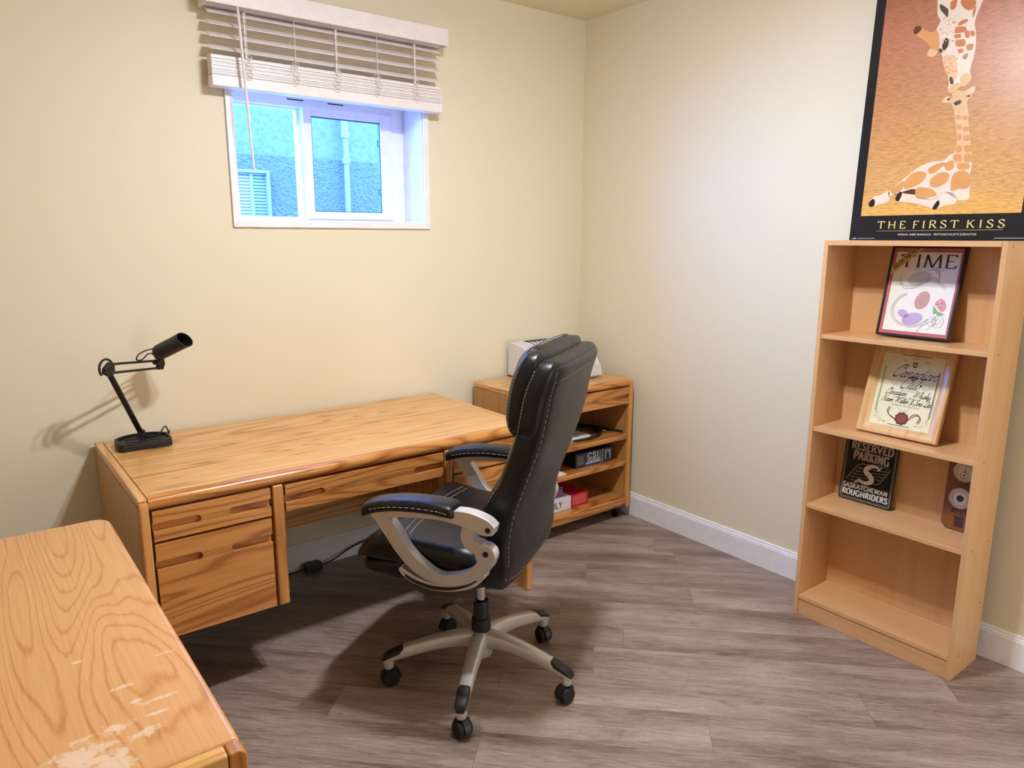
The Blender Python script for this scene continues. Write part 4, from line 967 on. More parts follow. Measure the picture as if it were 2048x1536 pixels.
# ---------------------------------------------------------------- printed outlines, in metres on each board
P = {
 'po_corners': [(0.0007,0.003),(0.0371,0.093),(0.0349,0.8723),(0.1064,0.043),(0.532,0.0449),(0.1029,0.0703),(0.5287,0.0691),(0.1044,0.0338),(0.5283,0.0369),(0.1854,0.0185),(0.449,0.0193),(0.3245,0.0235),(0.0122,0.0062),(0.0349,0.0062),(0.0984,0.0076),(0.5054,0.0084),(0.5937,0.0086)],
 'po_head': [(0.2186,0.8291),(0.2251,0.7796),(0.2379,0.7554),(0.227,0.7244),(0.2431,0.663),(0.2605,0.6328),(0.2722,0.593),(0.2867,0.5636),(0.2936,0.5355),(0.2929,0.5166),(0.3089,0.5072),(0.3327,0.5241),(0.3434,0.5214),(0.3597,0.5332),(0.3632,0.5485),(0.3568,0.5733),(0.3636,0.635),(0.3595,0.6879),(0.3504,0.726),(0.3567,0.7607),(0.368,0.794)],
 'po_ear': [(0.1489,0.7388),(0.1571,0.7536),(0.1743,0.75),(0.193,0.7341),(0.2119,0.7232),(0.2324,0.7244),(0.2441,0.6844),(0.2422,0.6578),(0.218,0.6688),(0.2013,0.6916),(0.1735,0.7135),(0.1559,0.728)],
 'po_eartip': [(0.1489,0.7388),(0.1548,0.7541),(0.1725,0.7515),(0.1756,0.7405),(0.1631,0.7288),(0.1535,0.7296)],
 'po_ear2': [(0.2063,0.6535),(0.2178,0.6699),(0.2412,0.6569),(0.2337,0.6398),(0.2149,0.6421)],
 'po_muzzle': [(0.2616,0.6326),(0.2923,0.6324),(0.3116,0.6049),(0.3185,0.5611),(0.3093,0.5438),(0.2953,0.5379),(0.2867,0.5636),(0.2722,0.593)],
 'po_lips': [(0.2937,0.5181),(0.3104,0.5356),(0.3325,0.5338),(0.331,0.5211),(0.3088,0.5078)],
 'po_lips2': [(0.3294,0.5567),(0.3451,0.5658),(0.3608,0.5516),(0.3597,0.5332),(0.3422,0.5221),(0.3309,0.5377)],
 'po_eye': [(0.2545,0.6705),(0.2631,0.6941),(0.2736,0.6861),(0.2741,0.6668),(0.2632,0.6528)],
 'po_eye2': [(0.2448,0.6627),(0.2572,0.6576),(0.2562,0.6455),(0.2472,0.6525)],
 'po_nost': [(0.2937,0.5581),(0.3022,0.5578),(0.3086,0.5375),(0.2997,0.5367)],
 'po_kn': [(0.2284,0.8119),(0.2433,0.8032),(0.2592,0.7869),(0.2593,0.7625),(0.2468,0.7769),(0.2329,0.7939)],
 'po_sp0': [(0.2634,0.8107),(0.2758,0.8157),(0.2849,0.8135),(0.2801,0.7874),(0.2665,0.7873)],
 'po_sp1': [(0.2987,0.8103),(0.3414,0.8002),(0.3428,0.7752),(0.3227,0.7715),(0.3023,0.7907)],
 'po_sp2': [(0.2967,0.7322),(0.3087,0.7428),(0.325,0.7429),(0.327,0.7352),(0.3047,0.7263)],
 'po_sp3': [(0.2897,0.7073),(0.2938,0.7234),(0.3232,0.7183),(0.3251,0.7043),(0.2997,0.7021)],
 'po_sp4': [(0.2908,0.6986),(0.3095,0.698),(0.312,0.687),(0.2955,0.6871)],
 'po_sp5': [(0.3222,0.7028),(0.3343,0.7034),(0.3406,0.6834),(0.329,0.6825)],
 'po_sp6': [(0.2975,0.6793),(0.3234,0.6784),(0.3304,0.6644),(0.3245,0.655),(0.3021,0.6604)],
 'po_sp7': [(0.3079,0.6481),(0.3234,0.6478),(0.327,0.6366),(0.3138,0.6348)],
 'po_sp8': [(0.3267,0.6235),(0.342,0.6307),(0.3412,0.614),(0.3313,0.6115)],
 'po_sp9': [(0.3345,0.6563),(0.3544,0.6587),(0.3539,0.64),(0.3398,0.6395)],
 'po_sp10': [(0.3395,0.7023),(0.3544,0.6962),(0.3551,0.6836),(0.3439,0.6848)],
 'po_sp11': [(0.3484,0.778),(0.3468,0.7526),(0.3412,0.7461),(0.3406,0.7695)],
 'po_sp12': [(0.2858,0.6816),(0.2908,0.6827),(0.2909,0.6742)],
 'po_calfhead': [(0.2793,0.4821),(0.2918,0.4967),(0.3114,0.4885),(0.3086,0.5019),(0.3238,0.5131),(0.3518,0.5042),(0.3744,0.5178),(0.3822,0.5081),(0.374,0.4903),(0.3694,0.4793),(0.3624,0.4707),(0.3642,0.4501),(0.3456,0.4353),(0.3218,0.4492),(0.3107,0.4696),(0.2877,0.4755)],
 'po_calfear': [(0.3508,0.5043),(0.3744,0.5178),(0.3822,0.5081),(0.3735,0.4941),(0.3619,0.4974)],
 'po_calfear2': [(0.2793,0.4821),(0.2918,0.4967),(0.3074,0.4869),(0.3027,0.4745),(0.2877,0.4755)],
 'po_ce1': [(0.354,0.4878),(0.3677,0.4923),(0.3674,0.4827)],
 'po_ce2': [(0.293,0.4878),(0.3082,0.489),(0.301,0.4791)],
 'po_cn': [(0.3191,0.4701),(0.3297,0.4762),(0.34,0.477),(0.3413,0.4671),(0.3265,0.4616)],
 'po_neck': [(0.3243,0.4467),(0.3457,0.4342),(0.3647,0.4501),(0.3756,0.3952),(0.3911,0.329),(0.3999,0.2634),(0.3463,0.2647),(0.3377,0.2902),(0.3467,0.3332),(0.3342,0.3999)],
 'po_body': [(0.3376,0.2984),(0.3126,0.2784),(0.2694,0.2761),(0.2268,0.2594),(0.1852,0.2264),(0.148,0.1945),(0.1315,0.1823),(0.1341,0.1625),(0.163,0.1702),(0.2251,0.1848),(0.235,0.1526),(0.2976,0.1444),(0.3271,0.1685),(0.3706,0.1416),(0.4077,0.1402),(0.4095,0.1691),(0.4018,0.2187),(0.3997,0.2688)],
 'po_legl': [(0.1328,0.1822),(0.1028,0.1692),(0.076,0.1607),(0.0616,0.1406),(0.066,0.1259),(0.1012,0.1332),(0.1341,0.1429),(0.1365,0.1624)],
 'po_leg': [(0.1621,0.149),(0.1694,0.1758),(0.1926,0.1689),(0.2396,0.161),(0.2866,0.1448),(0.3123,0.1579),(0.3325,0.1683),(0.3627,0.1614),(0.3719,0.1354),(0.3596,0.1247),(0.3332,0.1222),(0.3087,0.1105),(0.2951,0.1131),(0.2377,0.1322),(0.1797,0.1412)],
 'po_h1': [(0.0616,0.1406),(0.0755,0.1547),(0.0843,0.1447),(0.082,0.1278),(0.066,0.1259)],
 'po_h2': [(0.2951,0.1131),(0.3092,0.14),(0.3171,0.1295),(0.3087,0.1105)],
 'po_h3': [(0.1593,0.1526),(0.1718,0.1757),(0.1818,0.1705),(0.1724,0.1427)],
 'po_cs0': [(0.1843,0.2101),(0.2067,0.2389),(0.2399,0.2459),(0.2595,0.2332),(0.2451,0.2056),(0.213,0.19),(0.1893,0.1854)],
 'po_cs1': [(0.2751,0.2153),(0.3071,0.238),(0.3363,0.2283),(0.3293,0.2009),(0.2988,0.1857),(0.2781,0.1924)],
 'po_cs2': [(0.3467,0.2221),(0.3707,0.2393),(0.3992,0.2265),(0.4042,0.1814),(0.3707,0.1765),(0.3491,0.172)],
 'po_cs3': [(0.2337,0.189),(0.2817,0.182),(0.3025,0.1572),(0.2533,0.1512),(0.2298,0.1661)],
 'po_cs4': [(0.2616,0.2513),(0.2922,0.2688),(0.3191,0.2695),(0.3003,0.2486),(0.275,0.2334)],
 'po_cs5': [(0.3319,0.4284),(0.3469,0.4255),(0.3496,0.4133),(0.3349,0.414)],
 'po_cs6': [(0.3523,0.4237),(0.3674,0.4219),(0.3707,0.4091),(0.3563,0.4092)],
 'po_cs7': [(0.3388,0.3967),(0.3527,0.3935),(0.355,0.3802),(0.3414,0.3806)],
 'po_cs8': [(0.3594,0.3862),(0.3754,0.3855),(0.3788,0.3717),(0.3623,0.3719)],
 'po_cs9': [(0.3448,0.3629),(0.3576,0.3604),(0.3598,0.3439),(0.3473,0.3441)],
 'po_cs10': [(0.3654,0.3564),(0.384,0.3555),(0.3877,0.339),(0.3688,0.3387)],
 'po_cs11': [(0.3488,0.3248),(0.3628,0.3219),(0.3653,0.3032),(0.3475,0.3036)],
 'po_cs12': [(0.372,0.3221),(0.3916,0.3214),(0.3949,0.3006),(0.3759,0.3012)],
 'po_cs13': [(0.3455,0.295),(0.3655,0.2933),(0.3685,0.2713),(0.3449,0.2758)],
 'po_cs14': [(0.376,0.2925),(0.3961,0.2919),(0.3988,0.2678),(0.3801,0.2693)],
 'po_cs15': [(0.1371,0.1862),(0.1592,0.1998),(0.1806,0.2162),(0.1815,0.1869),(0.1514,0.1677)],
 'po_cs16': [(0.3145,0.2643),(0.3395,0.2763),(0.3482,0.2508),(0.3282,0.2411)],
 'po_cs17': [(0.3573,0.2611),(0.3936,0.2612),(0.3961,0.2419),(0.3648,0.2441)],
 'po_shadow': [(0.1518,0.1648),(0.1741,0.1756),(0.2138,0.1842),(0.2316,0.1787),(0.2278,0.1644),(0.1926,0.1689)],
 'ti_c': [(-0.0012,0.0029),(0.2572,0.0049),(0.008,0.0107),(0.251,0.0131),(0.0078,0.3302),(0.2508,0.3305),(0.0184,0.0186),(0.2413,0.0209),(0.0195,0.317),(0.241,0.3167)],
 'ti_sash': [(0.0081,0.2557),(0.0821,0.3295),(0.1173,0.3294),(0.0102,0.223)],
 'ti_sashtext': [(0.0197,0.2435),(0.096,0.3221)],
 'ti_T': [(0.0384,0.2934),(0.0668,0.2532),(0.0802,0.3009),(0.109,0.2559),(0.1124,0.3016),(0.1747,0.2556),(0.1861,0.3005),(0.2294,0.2575)],
 'ti_sub': [(0.0641,0.2478),(0.1966,0.2462)],
 'ti_loop': [(0.0814,0.1601),(0.0574,0.1454),(0.0407,0.1121),(0.0431,0.0802),(0.0629,0.0525),(0.0987,0.0399),(0.1339,0.0402),(0.1584,0.0536),(0.1727,0.0678)],
 'ti_loop2': [(0.1436,0.2171),(0.1671,0.2207),(0.184,0.2074),(0.2085,0.1909)],
 'ti_loop3': [(0.0484,0.23),(0.05,0.2088),(0.0669,0.1884),(0.09,0.187),(0.1093,0.1907),(0.1264,0.2046)],
 'ti_loop4': [(0.0946,0.2659),(0.1333,0.2697),(0.1652,0.2553),(0.181,0.2354),(0.1815,0.2201)],
 'ti_rose': [(0.1853,0.1268),(0.1902,0.1387),(0.2016,0.1472),(0.2163,0.138),(0.2243,0.1208),(0.2203,0.1053),(0.2092,0.1018),(0.1946,0.116)],
 'ti_leaf1': [(0.1818,0.1201),(0.1937,0.1082),(0.1999,0.101),(0.1877,0.0898),(0.1829,0.1022)],
 'ti_leaf2': [(0.1999,0.101),(0.2151,0.0959),(0.223,0.0915),(0.2075,0.0863),(0.1957,0.0917)],
 'ti_sk': [(0.195,0.0647)],
 'ti_rib1': [(0.1422,0.0233),(0.1532,0.0426),(0.1704,0.0547),(0.1808,0.0634)],
 'ti_o1': [(0.1306,0.158),(0.1644,0.1601),(0.1387,0.1169)],
 'ti_o2': [(0.101,0.0798),(0.1452,0.0836),(0.1082,0.0435)],
 'ti_ghost': [(0.0907,0.2343),(0.1398,0.2363),(0.0984,0.1953)],
 'ti_date': [(0.0443,0.0413),(0.0683,0.0383)],
 'cc_c': [(0.0069,0.0002),(0.2923,0.0008),(0.0472,0.0355),(0.2603,0.035),(0.0477,0.2576),(0.2612,0.2614),(0.0443,0.3199),(0.2605,0.3241)],
 'cc_Can': [(0.0814,0.224),(0.2424,0.2283),(0.1084,0.253)],
 'cc_Club': [(0.1177,0.1823),(0.1899,0.1866),(0.1509,0.219)],
 'cc_CW': [(0.0762,0.1555),(0.2383,0.1555)],
 'cc_HW': [(0.0676,0.1275),(0.2458,0.1279)],
 'cc_top': [(0.1067,0.3124),(0.2103,0.3125),(0.1382,0.299),(0.1759,0.2976),(0.1573,0.2744),(0.1617,0.2608),(0.12,0.2875),(0.1998,0.2868)],
 'cc_dist': [(0.0888,0.1458),(0.1291,0.145),(0.1827,0.1455),(0.2229,0.1464),(0.1033,0.1168),(0.2133,0.1166)],
 'cc_seal': [(0.1561,0.0707),(0.1793,0.0728)],
 'cc_rb1': [(0.1327,0.0673),(0.11,0.0786),(0.1003,0.0925),(0.1052,0.1092)],
 'cc_rb2': [(0.179,0.074),(0.1951,0.0926),(0.2105,0.0931),(0.2179,0.0818),(0.2111,0.0651)],
 'cc_ln': [(0.1202,0.0412),(0.1929,0.0409),(0.0596,0.102),(0.0623,0.2557),(0.2545,0.1005),(0.2545,0.2604),(0.0618,0.1038),(0.058,0.2577)],
 'cc_fl': [(0.0728,0.2014),(0.0845,0.2059),(0.0896,0.1948),(0.1057,0.2014),(0.2081,0.1999),(0.2268,0.1903),(0.2394,0.2013),(0.2324,0.2064)],
 'cc_shield': [(0.1356,0.154),(0.1345,0.1121),(0.1357,0.1071),(0.1621,0.0991),(0.179,0.1101),(0.1784,0.1538),(0.1368,0.1751),(0.1801,0.1772)],
 'cc_orn': [(0.0637,0.0482),(0.0986,0.042),(0.0624,0.0852),(0.2521,0.0408),(0.2492,0.0932),(0.2207,0.0442)],
 'rr_c': [(-0.0016,0.0052),(0.2117,0.0094),(0.0111,0.0243),(0.2006,0.0293),(0.2156,0.188),(0.0002,0.2085)],
 'rr_RES': [(0.0268,0.206),(0.1897,0.2148),(0.0265,0.2363)],
 'rr_PARK': [(0.0396,0.1656),(0.1783,0.1724),(0.0404,0.2026)],
 'rr_SASK': [(0.0138,0.0494),(0.1914,0.0498),(0.0137,0.0648),(0.1905,0.0685)],
 'rr_ROUGH': [(0.0142,0.0186),(0.1952,0.0255),(0.0129,0.0412)],
 'rr_S': [(0.1514,0.1634),(0.1386,0.1666),(0.1107,0.1596),(0.0928,0.14),(0.0994,0.1246),(0.1221,0.1134),(0.1246,0.097),(0.1058,0.0833),(0.0801,0.085),(0.0706,0.0911),(0.056,0.0741)],
 'rr_par': [(0.022,0.0825),(0.0619,0.1473),(0.0777,0.1556),(0.1191,0.1595),(0.1533,0.1639),(0.1889,0.1562),(0.1576,0.0974),(0.1507,0.0891),(0.1099,0.0844),(0.0519,0.073),(0.0633,0.0826)],
 'rr_str': [(0.0389,0.1001),(0.1662,0.1209),(0.0453,0.1149),(0.1759,0.1361),(0.0628,0.141),(0.174,0.1482),(0.0364,0.0885),(0.1563,0.1055)],
 'ba_c': [(0.0031,0.0311),(0.017,0.0075),(0.0803,0.0044),(0.0048,0.2394),(0.0009,0.0605),(0.0559,0.2194),(0.0286,0.2123),(0.0572,0.1227),(0.0258,0.1175),(0.0542,0.1569),(0.0304,0.0714),(0.0485,0.073),(0.0699,0.0737),(0.0799,0.0758),(0.0448,0.062),(0.0723,0.0627),(0.0469,0.0211),(0.0718,0.0223),(0.0616,0.2209),(0.0618,0.2074)],
}
def printed(name, parent, items, z, soft=False):
    """one mesh of flat printed shapes: items are (material, list of outlines)"""
    b = BM(); mats = []
    for mi, (m, polys) in enumerate(items):
        mats.append(m)
        for p in polys: poly(b, sm(p, 4, True) if soft and len(p) > 3 else p, z + mi*.00012, mi)
    return obj(name, b, mats, parent, local=True, smooth=False)
def lines(name, parent, m, strokes, z):
    b = BM()
    for pts, w in strokes: ribbon(b, pts, w, z)
    return obj(name, b, m, parent, local=True, smooth=False)
def sm(pts, n=5, closed=False): return [(v.x, v.y) for v in spline([(p[0], p[1], 0) for p in pts], n, closed)]
def ell(cx, cy, rx, ry, n=24, rot=0):
    c, s = math.cos(rot), math.sin(rot)
    return [(cx+rx*math.cos(t)*c-ry*math.sin(t)*s, cy+rx*math.cos(t)*s+ry*math.sin(t)*c) for t in (2*math.pi*k/n for k in range(n))]

# ---- giraffe poster leaning on the wall, on top of the bookcase
po = thing('giraffe_poster', 'large black-bordered giraffe poster leaning on the wall on top of the bookcase', 'poster', leaning(-1.607, -.058, 1.5138, -.012, 2.4268))
obj('mounting_board', box(BM(), 0, 0, -.006, .611, .914, .005), ink('#16161B', .22), po, local=True, smooth=False)
def poster_ground():
    t = NT('printed_savanna_grass'); v = t.mapping((2.2, 16, 1), rot=(0, 0, R_(-3)))
    n = t.noise(v, 16, 4, .65, .6); big = t.noise(t.mapping((2, 5, 1)), 3, 2)
    sp = t.add('ShaderNodeSeparateXYZ', {0: t.add('ShaderNodeTexCoord').outputs['Object']})
    band = t.ramp(t.math('ADD', sp.outputs[1], t.math('MULTIPLY', big, .12)), [(.18, lin('#DFAA5A')), (.24, lin('#D4A062')), (.42, lin('#CB9459')), (.58, lin('#BE8458')), (.80, lin('#BB7B5C')), (.95, lin('#A86A4C'))])
    f = t.ramp(n, [(.30, (.66,.62,.58,1)), (.5, (1,1,1,1)), (.72, (1.3,1.27,1.2,1))])
    return t.set(color=t.mix(1.0, band, f, 'MULTIPLY'), rough=.32, spec=.32)
pic = obj('picture', box(BM(), .0362, .0915, .005, .5745, .878, .0055), poster_ground(), po, local=True, smooth=False)
CR_ = ink('#E9D5BF', .25); TAN = ink('#D99A5C', .25); ORG = ink('#C4713A', .25); BRN = ink('#5B3524', .25); DRK = ink('#241A18', .25); PCH = ink('#E9B98E', .25); BUF = ink('#DDB27E', .25)
headp = P['po_head'][:-1] + [(.3755, .8225), (.382, .877), (.213, .877)]
printed('giraffe_print', po, [
  (BRN, [P['po_shadow']]), (CR_, [headp, P['po_body'], P['po_legl'], P['po_leg']]),
  (PCH, [P['po_muzzle'], P['po_neck'], P['po_ear2']]), (TAN, [P['po_ear']] + [P['po_cs%d' % k] for k in range(18)]),
  (ORG, [P['po_sp%d' % k] for k in range(13)] + [[(.232,.835),(.262,.842),(.270,.872),(.236,.872)], [(.283,.832),(.325,.826),(.338,.868),(.290,.872)], [(.345,.825),(.370,.822),(.378,.866),(.352,.866)]]),
  (BUF, [P['po_lips'], P['po_lips2'], P['po_calfhead']]), (PCH, [P['po_calfear'], P['po_calfear2']]),
  (BRN, [P['po_eartip'], P['po_kn'], P['po_eye2']]), (DRK, [P['po_eye'], P['po_nost'], P['po_ce1'], P['po_ce2'], P['po_cn'], P['po_h1'], P['po_h2'], P['po_h3']])], .0056, True)
random.seed(21); fk = []
for k in range(26):
    u, q = random.random(), random.random(); fx, fy = .238 + .052*u + .01*q, .765 - .11*q
    fk.append(sm([(fx-.0022, fy-.002), (fx+.0005, fy+.0026), (fx+.0026, fy-.0004)], 3, True))
for k in range(16): fx, fy = random.uniform(.268, .312), random.uniform(.545, .628); fk.append(sm([(fx-.003, fy-.003), (fx, fy+.004), (fx+.003, fy-.001)], 3, True))
printed('freckles', po, [(TAN, fk)], .0068)
printed('eye_glints', po, [(CR_, [ell(.2655, .684, .0018, .003, 8), ell(.3335, .4715, .0014, .0010, 8)])], .0070)
GOLD = ink('#E3CE7E', .3); PALE = ink('#D9D5C8', .3)
b = BM(); write(b, 'THE FIRST KISS', .1055, .0435, .0265, thick=.17, thin=.055, serif=.12, sthick=.05, track=.34, width=.427)
ob = obj('title_lettering', b, GOLD, po, local=True, smooth=False); ob.location.z = .0053
lines('title_rule', po, GOLD, [([(.104, .0345), (.528, .0365)], .0009)], .0053)
b = BM(); write(b, "MISHA AND MAKULU * ROTHSCHILD'S GIRAFFES", .1855, .0180, .0068, thick=.2, thin=.1, serif=.1, sthick=.08, track=.16, width=.264)
ob = obj('subtitle_lettering', b, PALE, po, local=True, smooth=False); ob.location.z = .0053
lines('edge_print', po, PALE, [([(.034, .0064), (.0985, .0074)], .0012), ([(.505, .0084), (.594, .0086)], .0016), ([(.0125, .0066), (.029, .0066)], .0026)], .0053)

# ---- framed magazine cover
tm = thing('framed_magazine_cover', 'black framed magazine cover with a pink-red border, on the top shelf of the bookcase', 'picture frame', leaning(-1.789, -.140, 1.1664, -.070, 1.4965))
b = BM(); rframe(b, 0, 0, .2555, .3340, .0085, .0085, .0085, .0085, -.010, .013)
b2 = BM()
for v in b.verts: v.co = (v.co.x, v.co.z, v.co.y)
b2.free()
obj('frame', b, ink('#1B1618', .35), tm, local=True, bevel=.0015, seg=2)
obj('backing', box(BM(), .008, .008, -.008, .2475, .3260, .0085), ink('#C9646A', .4), tm, local=True, smooth=False)
rect = lambda x0, y0, x1, y1: [(x0, y0), (x1, y0), (x1, y1), (x0, y1)]
T_b = .0086
printed('cover_print', tm, [
  (ink('#4A1F26', .4), [rect(.0180, .0190, .2415, .3130)]), (ink('#EFEAE2', .4), [rect(.0195, .0205, .2400, .3115)]),
  (ink('#C9C7BE', .4), [sm(ell(.116, .215, .040, .026, 14, .25), 2, True)]),
  (ink('#C79C93', .4), [ell(.140, .137, .024, .034, 26, -.3)]), (ink('#BFA7CF', .4), [ell(.118, .068, .036, .022, 26, .25), ell(.083, .085, .020, .014, 20, -.4)]),
  (ink('#E38F9E', .4), [sm(P['ti_rose'], 3, True)]), (ink('#8DB585', .4), [sm(P['ti_leaf1'], 3, True), sm(P['ti_leaf2'], 3, True)]),
  (ink('#F2C4CB', .4), [ell(.199, .135, .007, .004), ell(.208, .122, .008, .005), ell(.196, .120, .006, .004)])], T_b)
GR = ink('#77756F', .5); st = []
lp1 = sm(P['ti_loop'], 6); lp1b = [(x + (.118-x)*.09, y + (.1-y)*.09) for x, y in lp1]
st += [(lp1, .0009), (lp1b, .0009)] + [([lp1[k], lp1b[k]], .0008) for k in range(0, len(lp1), 2)]
for nm in ('ti_loop2', 'ti_loop3', 'ti_loop4'):
    q = sm(P[nm], 6); q2 = [(x, y-.010) for x, y in q]; st += [(q, .0009), (q2, .0009)] + [([q[k], q2[k]], .0008) for k in range(0, len(q), 2)]
for k in range(5): st.append((sm(ell(.195 + .003*k*(-1)**k, .065, .004 + .0036*k, .005 + .0042*k, 9, k*.8), 3, True), .0008))
st.append((sm(P['ti_rib1'], 5), .0012)); st.append((sm([(.172, .03), (.186, .045), (.195, .05)], 5), .0010))
for k in range(3): st.append((ell(.2+.004*k, .128-.004*k, .011-.002*k, .008-.0014*k), .0007))
lines('sketch_lines', tm, GR, st, T_b + .0012)
b = BM(); write(b, 'TIME', .0385, .2545, .0475, thick=.15, thin=.035, serif=.16, sthick=.03, track=.10, width=.1915, z=T_b + .0013)
obj('title_lettering', b, ink('#2B1216', .4), tm, local=True, smooth=False)
b = BM(); write(b, 'THE WEEKLY NEWSMAGAZINE'.replace('Z', 'N'), .064, .2462, .0058, thick=.14, thin=.06, serif=.08, track=.5, width=.133, z=T_b + .0013) if False else None
sans('subtitle_lettering', 'T H E   W E E K L Y   N E W S M A G A Z I N E', .1305, .2462, .0062, ink('#6E6A66', .5), tm, T_b + .0013)
printed('sash_band', tm, [(ink('#CDB56A', .4), [[(.0085, .2565), (.0775, .3258), (.1125, .3258), (.0085, .2215)]])], T_b + .0016)
b = BM(); write(b, 'PIG OF THE YEAR', .0235, .2465, .0135, thick=.19, thin=.08, serif=.11, sthick=.06, track=.10, width=.112, rot=math.atan2(.0786, .0763), z=T_b + .0022)
obj('sash_lettering', b, ink('#3A2A14', .4), tm, local=True, smooth=False)
obj('glazing', box(BM(), .0086, .0086, .0112, .2469, .3255, .0118), M_PICGLASS, tm, local=True, smooth=False)

# ---- framed whisky label
wk = thing('framed_whisky_label', 'light oak framed cream whisky label with a red wax seal, on the second shelf', 'picture frame', leaning(-1.766, -.178, .7987, -.075, 1.128))
def miter(bm, x0, y0, x1, y1, w, prof):
    """mitred moulding: prof is (inset, height) pairs from the outer edge to the inner one"""
    rings = []
    for ins, h in prof: rings.append([bm.verts.new((x0+ins, y0+ins, h)), bm.verts.new((x1-ins, y0+ins, h)), bm.verts.new((x1-ins, y1-ins, h)), bm.verts.new((x0+ins, y1-ins, h))])
    for A, Bq in zip(rings, rings[1:]):
        for k in range(4): bm.faces.new((A[k], A[(k+1) % 4], Bq[(k+1) % 4], Bq[k]))
b = BM(); miter(b, .004, 0, .2945, .3455, .036, [(.036, .0), (0, 0), (0, .017), (.003, .020), (.012, .020), (.020, .017), (.032, .0125), (.036, .0115), (.036, 0)])
obj('frame', b, M_PICOAK, wk, local=True, angle=20)
m_ = BM()
for (x0, y0, x1, y1) in ((.0042, .0002, .0398, .0358), (.2943, .0002, .2587, .0358)): ribbon(m_, [(x0, y0), (x1, y1)], .0012, .0)
m_.free()
printed('label', wk, [(ink('#F0E9C4', .35), [rect(.0398, .0358, .2587, .3097)])], .0085)
BK = ink('#241C1A', .45); TH = ink('#8F8768', .5); MAR = ink('#7C3026', .45); Z_ = .0088
b = BM()
write(b, 'Canadian', .084, .2250, .046, font='script', thick=.16, thin=.03, nib=62, track=-.02, width=.158, shear=.52, z=Z_)
write(b, 'Club', .1215, .1842, .046, font='script', thick=.16, thin=.03, nib=62, track=-.02, width=.070, shear=.52, z=Z_)
write(b, 'Canadian', .0765, .1557, .0235, font='script', thick=.20, thin=.05, nib=62, track=-.02, width=.076, shear=.5, z=Z_)
write(b, 'Whisky', .1745, .1557, .0235, font='script', thick=.20, thin=.05, nib=62, track=-.02, width=.062, shear=.5, z=Z_)
write(b, 'Hiram Walker & Sons Ltd.', .0695, .1278, .0205, font='script', thick=.21, thin=.06, nib=62, track=-.02, width=.175, shear=.5, z=Z_)
obj('script_lettering', b, BK, wk, local=True, smooth=False)
sans('small_print', 'Distilled &        Bottled by', .1555, .1445, .0085, ink('#6A6350', .5), wk, Z_)
sans('small_print', 'Walkerville, Ontario, Canada', .158, .1160, .0085, ink('#6A6350', .5), wk, Z_)
st = [([(.1067, .3075), (.2090, .3075)], .0022)]
lb = [([(.0575, .086), (.0575, .258)], .0022), ([(.0535, .086), (.0535, .258)], .0008), ([(.2475, .086), (.2475, .258)], .0030), ([(.252, .086), (.252, .258)], .0008), ([(.112, .0435), (.190, .0435)], .0022)]
lines('rules', wk, BK, st + lb, Z_)
fl = []
for s, cx, cy in ((1, .094, .2005), (-1, .217, .193)):
    fl.append(([(cx+s*x, cy+y) for x, y in sm([(-.016, .004), (-.012, .009), (-.006, .006), (-.002, -.002), (.006, -.008), (.014, -.003), (.011, .002)], 5)], .0011))
sh = [(.128, .158), (.128, .125), (.131, .112), (.155, .099), (.179, .112), (.182, .125), (.182, .158)]
fl.append((sm(sh, 4), .0008)); fl.append(([(.128, .150), (.182, .150)], .0006))
for k in range(5): fl.append((ell(.135+.010*k, .176, .0045, .004), .0008))
for k in range(3): fl.append((sm([(.142+.008*k, .135), (.146+.008*k, .142), (.150+.008*k, .132)], 3), .0006))
fl.append((sm([(.136, .277), (.150, .271), (.158, .269), (.168, .271), (.182, .277)], 4), .0010))
random.seed(11)
for s, cx in ((1, .0575), (-1, .2475)):
    for k in range(16):
        t = k/15; x = cx + s*(.002 + .040*max(0, t-.35)/.65); y = .084 - .036*min(1, t*1.5)
        fl.append((ell(x + s*random.uniform(-.001, .006), y + random.uniform(0, .006), random.uniform(.0014, .003), random.uniform(.0012, .0026), 9), .0007))
lines('flourishes', wk, TH, fl, Z_)
printed('crest', wk, [(MAR, [[(.150, .268), (.150, .284), (.167, .284), (.167, .268), (.1585, .262)], *[ell(.146+.006*k, .2965, .0018, .0016, 8) for k in range(5)]])], Z_)
b = BM(); write(b, 'W', .1585, .2695, .0105, thick=.16, thin=.09, serif=.1, track=0, align='c', width=.0125, z=Z_ + .0003); obj('crest_letter', b, ink('#F0E9C4', .35), wk, local=True, smooth=False)
sans('small_print', 'ESTD', .121, .2855, .0075, ink('#6A6350', .5), wk, Z_); sans('small_print', '1858', .198, .2855, .0075, ink('#6A6350', .5), wk, Z_)
rb = []
for a in (P['cc_rb1'], P['cc_rb2']):
    q = sm(a, 6); rb += [(q, .0030), ([(x+.004, y-.004) for x, y in q], .0024)]
lines('ribbon', wk, MAR, rb, Z_ + .0002)
seal = [(.1565 + (.0235 + .0016*math.cos(9*t))*math.cos(t), .0712 + (.0235 + .0016*math.cos(9*t))*math.sin(t)) for t in (2*math.pi*k/72 for k in range(72))]
b = BM(); prism(b, seal, XY, Z_ + .0003, Z_ + .0018); obj('wax_seal', b, ink('#6E2A20', .4), wk, local=True, bevel=.0006, seg=2)
printed('seal_centre', wk, [(ink('#8E4234', .4), [ell(.1565, .0712, .0165, .0165)])], Z_ + .0020)
obj('glazing', box(BM(), .0398, .0358, .0112, .2587, .3097, .0116), M_PICGLASS, wk, local=True, smooth=False)

